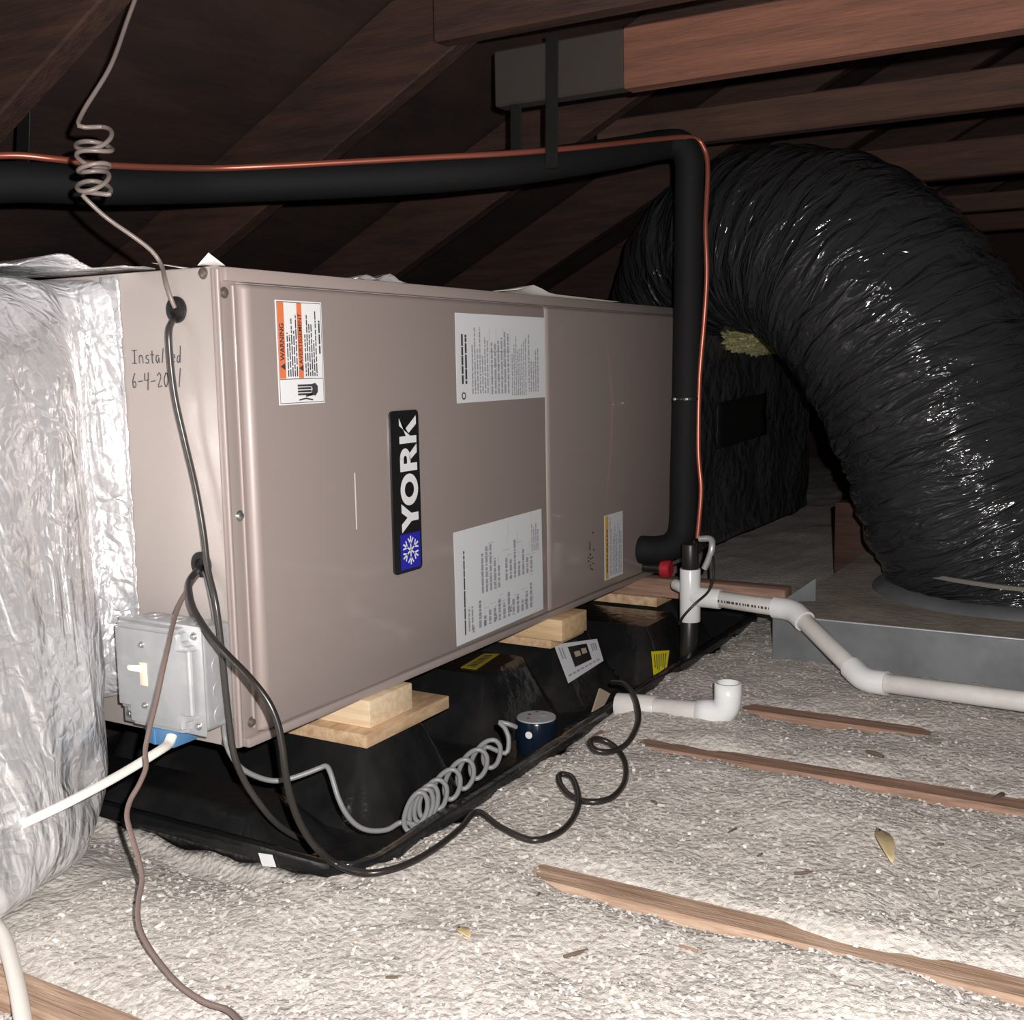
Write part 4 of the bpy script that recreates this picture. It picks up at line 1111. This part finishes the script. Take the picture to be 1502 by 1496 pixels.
V, F = tube_data(catmull([(1.01, -0.165, 0.204), (1.008, -0.187, 0.205), (1.0, -0.192, 0.19), (1.0, -0.186, 0.17), (1.0, -0.178, 0.152)], 5), 0.006, 10)
pydata('mounting_clip', V, F, 'galv', fs, 40)
tube('switch_wire', FLOATW, 0.0024, 'cordblack', fs, 8, 6)
lg = thing('black_standpipe', 'short black pipe below the white tee standing in the pan', 'pipe', (0.995, -0.15, -0.05))
capped('pipe_body', (0.995, -0.148, -0.049), (0.995, -0.152, 0.058), 0.0165, 'black', lg)

ov = thing('overflow_drain', 'short white overflow pipe with upturned elbow beside the pan', 'pipe', (0.62, -0.27, 0.0))
O0 = Vector((0.612, -0.184, 0.007)); O1 = Vector((0.622, -0.355, 0.014)); O2 = Vector((0.622, -0.355, 0.062))
capped('coupling', O0, O0 + (O1 - O0) * .36, RF, 'pvc', ov)
capped('pipe', O0 + (O1 - O0) * .3, O1, RP * 1.05, 'pvc', ov)
d0 = (O0 - O1).normalized()
path = [O1 + d0 * .045, O1 + d0 * .028]
for i in range(1, 9):
    t = i / 9; path.append((O1 + d0 * .026) * (1 - t) ** 2 + O1 * 2 * t * (1 - t) + (O1 + Vector((0, 0, .026))) * t * t)
path += [O1 + Vector((0, 0, .028)), O2]
V, F = tube_data(path, 0.0195, 28, False)
el = pydata('elbow', V, F, 'pvcfit', ov, 40)
md = el.modifiers.new('wall', 'SOLIDIFY'); md.thickness = 0.0038; md.offset = -1
# ================================================================== CABLES
cz = [Vector(q) for q in STAT_COIL]
coil = []
turns = 4.6; N = 110
axv = cz[1] - cz[0]
for i in range(N + 1):
    u = i / N; a = -2 * math.pi * turns * u + 2.6
    tilt = 0.35 + 0.5 * math.sin(u * 9 + 0.5)
    rr2 = 0.0172 + .0015 * math.sin(u * 7)
    c = cz[0] + axv * u
    coil.append(c + RIGHT * math.cos(a) * rr2 + (FWD * .9) * math.sin(a) * rr2 + UP * math.sin(a) * rr2 * tilt)
w = tube('thermostat_wire', list(map(Vector, STAT_TOP[:-1])) + coil[4:-3] + list(map(Vector, STAT_LOW[1:])), 0.0026, 'statwire', None, 8, 3)
tag(w, 'thin grey wire with a small coil hanging above the end plate', 'wire')
w = tube('power_cord', CORD_B, 0.0036, 'darkcord', None, 10, 6)
tag(w, 'dark grey cord running down the end plate from the upper grommet', 'cord')
w = tube('signal_cord', CORD_BLACK + CORD_COIL, 0.0037, 'cordblack', None, 10, 6)
tag(w, 'black cord looping from the lower grommet and curling over the insulation', 'cord')
w = tube('brown_wire', WIRE_BROWN, 0.0026, 'brownwire', None, 8, 6)
tag(w, 'thin brown wire dangling past the switch box to the floor', 'wire')
w = tube('grey_coiled_cord', list(map(Vector, CORD_GRAY)) + list(map(Vector, GRAY_COIL))[2:], 0.0031, 'greycord', None, 10, 4)
tag(w, 'grey cord coiled in the pan leading to the leak alarm', 'cord')
w = tube('white_cable', CABLE_WHITE, 0.0062, 'whitecable', None, 14, 6, 0.7)
tag(w, 'flat white cable from the blue connector down to the foil duct', 'cable')
w = tube('white_cable', CABLE_CORNER, 0.007, 'whitecable', None, 12, 6, .8)
tag(w, 'white cable lying on the insulation at the bottom left corner', 'cable')

# leak alarm
al = thing('leak_alarm', 'round dark blue leak alarm with grey top sitting in the drain pan', 'alarm', (0.523, -0.092, PF))
ac = Vector((0.523, -0.092, PF + .001))
rings('alarm_body', ac, (0, 0, 1), [(0, 0), (0.029, 0), (0.031, 0.003), (0.031, 0.047), (0.0295, 0.050), (0, 0.050)], 'alarm', al, 40)
tp = rings('alarm_top', ac + Vector((0, 0, .050)), (0, 0, 1), [(0, 0), (0.0295, 0), (0.029, 0.002), (0, 0.0022)], 'alarmtop', al, 40)
for dx, dy, rr3, m in ((0.012, -0.006, 0.007, 'printg'), (-0.014, 0.006, 0.0025, 'redplastic'), (0.004, 0.014, 0.003, 'print'), (-0.012, -0.010, 0.003, 'printg'), (0.02, 0.010, 0.0025, 'print')):
    rings('top_mark', ac + Vector((dx, dy, .0522)), (0, 0, 1), [(0, 0), (rr3, 0), (rr3, .0004), (0, .0004)], m, tp, 14)
nv = Vector((-0.8, -0.6, 0)).normalized()
rings('round_mark', ac + Vector((-0.0307, -0.004, .033)), (-1, -.12, 0), [(0, 0), (.0055, 0), (.0055, .0006), (0, .0008)], 'labelw', al, 16)

# ================================================================== LOOSE BITS
def sheet(name, x0, x1, y0, y1, zf, material, label, cat, nx=16, ny=6):
    V = []
    for i in range(nx):
        for k in range(ny):
            u, v = i / (nx - 1), k / (ny - 1)
            V.append((x0 + (x1 - x0) * u, y0 + (y1 - y0) * v, zf(u, v)))
    F = [(i * ny + k, (i + 1) * ny + k, (i + 1) * ny + k + 1, i * ny + k + 1) for i in range(nx - 1) for k in range(ny - 1)]
    o = pydata(name, V, F, material, None, 60)
    md = o.modifiers.new('thickness', 'SOLIDIFY'); md.thickness = 0.0006
    return tag(o, label, cat)
sheet('paper_sheet', 0.655, 1.05, 0.004, 0.20, lambda u, v: 0.6345 + (0.011 * math.exp(-((u - .14) / .09) ** 2) + .0035 * (1 - u)) * (1 - v) + .001, 'paper', 'white paper sheet with curled edge on top of the air handler', 'paper')
sheet('paper_scrap', -0.004, 0.02, 0.003, 0.02, lambda u, v: 0.6345 + .012 * (1 - u) * (1 - v), 'paper', 'small white paper scrap on the near top corner of the air handler', 'paper', 8, 5)
sheet('foil_scrap', 0.25, 0.36, 0.004, 0.10, lambda u, v: 0.6345 + (.006 + .005 * math.sin(u * 12)) * (1 - v) * math.sin(u * 3.14), 'foil', 'small foil scrap on top above the orange warning label', 'foil', 12, 5)
sheet('white_scrap', 0.006, 0.03, 0.055, 0.10, lambda u, v: 0.6345 + .008 * v, 'paper', 'tiny white scrap on the top edge beside the grey wire', 'paper', 6, 5)
cdp = poly('cardboard_piece', [Vector(q) for q in CARD], 0.003, (0, -1, .3), 'card')
tag(cdp, 'small tan cardboard piece stuck in the pan behind the black cord', 'cardboard')

st = box('wood_offcut', (1.74, -0.305, 0.0), (1.81, -0.225, 0.19), 'tiedark', None, 0.004)
tag(st, 'reddish wood offcut standing between the plenum and the flexible duct', 'wood block')

def leaf(name, c, l, w, ang, material, label, cat):
    V = []; n = 9
    for i in range(n):
        u = i / (n - 1); ww = w * math.sin(math.pi * min(u * .92 + .06, 1))
        for k, sx in enumerate((-1, 0, 1)):
            a, b = (u - .5) * l, sx * ww
            V.append((c[0] + a * math.cos(ang) - b * math.sin(ang), c[1] + a * math.sin(ang) + b * math.cos(ang), c[2] + .003 + .3 * w * abs(sx) + .06 * l * math.sin(u * 4)))
    F = [(i * 3 + k, (i + 1) * 3 + k, (i + 1) * 3 + k + 1, i * 3 + k + 1) for i in range(n - 1) for k in range(2)]
    o = pydata(name, V, F, material, None, 60)
    md = o.modifiers.new('thickness', 'SOLIDIFY'); md.thickness = 0.0008
    return tag(o, label, cat)
def gz(q, up=0.0): return Vector((q[0], q[1], float(ground(np.array([q[0]]), np.array([q[1]]))[0]) + up))
leaf('dry_leaf', gz(DEBRIS[0], .004), 0.092, 0.0085, R(21), 'leaf', 'pale curled dry leaf on the insulation at right', 'leaf')
def stick(name, q, l, rad, ang, label, cat='debris', group=None, material='bark'):
    c = gz(q, rad * .7); d = Vector((math.cos(ang), math.sin(ang), 0)) * l / 2
    o = tube(name, [c - d, c + Vector((0, 0, rad * .5)), c + d + Vector((rad, rad, 0))], lambda u: rad * (1 - .3 * abs(u - .5)), material, None, 7, 4)
    return tag(o, label, cat, group)
stick('twig', DEBRIS[1], 0.030, 0.0042, R(-25), 'short dark twig on the insulation near the right edge')
stick('twig', DEBRIS[2], 0.022, 0.003, R(70), 'small dark debris bit between the two reddish joists')
stick('twig', DEBRIS[3], 0.020, 0.0018, R(-60), 'thin dark splinter on the insulation left of the dry leaf')
stick('wood_splinter', DEBRIS[4], 0.024, 0.002, R(-40), 'dark splinter on the insulation below the long joist')
stick('wood_splinter', DEBRIS[5], 0.020, 0.0016, R(-100), 'reddish thin splinter right below the long joist', material='joistred')
leaf('leaf_fragment', gz(DEBRIS[6]), 0.022, 0.0055, R(60), 'leaf', 'brown leaf fragment on the insulation at bottom centre', 'leaf')
stick('wood_splinter', DEBRIS[7], 0.016, 0.0014, R(-20), 'fine splinter between the long joist and the black cord curls')
for i, where in ((8, 'tiny dark speck on the insulation at the bottom middle'), (9, 'tiny dark speck above the tapered left tip of the long joist'), (10, 'tiny dark speck midway between the long joist and the dry leaf'),
                 (11, 'tiny dark speck right of the black cord curls'), (12, 'tiny dark speck just right of the dry leaf'), (14, 'tiny dark speck left of the dangling brown wire')):
    stick('debris_bit', DEBRIS[i], rng.uniform(.006, .012), rng.uniform(.0012, .002), rng.uniform(0, 6), where, 'debris', 'dark specks on the insulation')
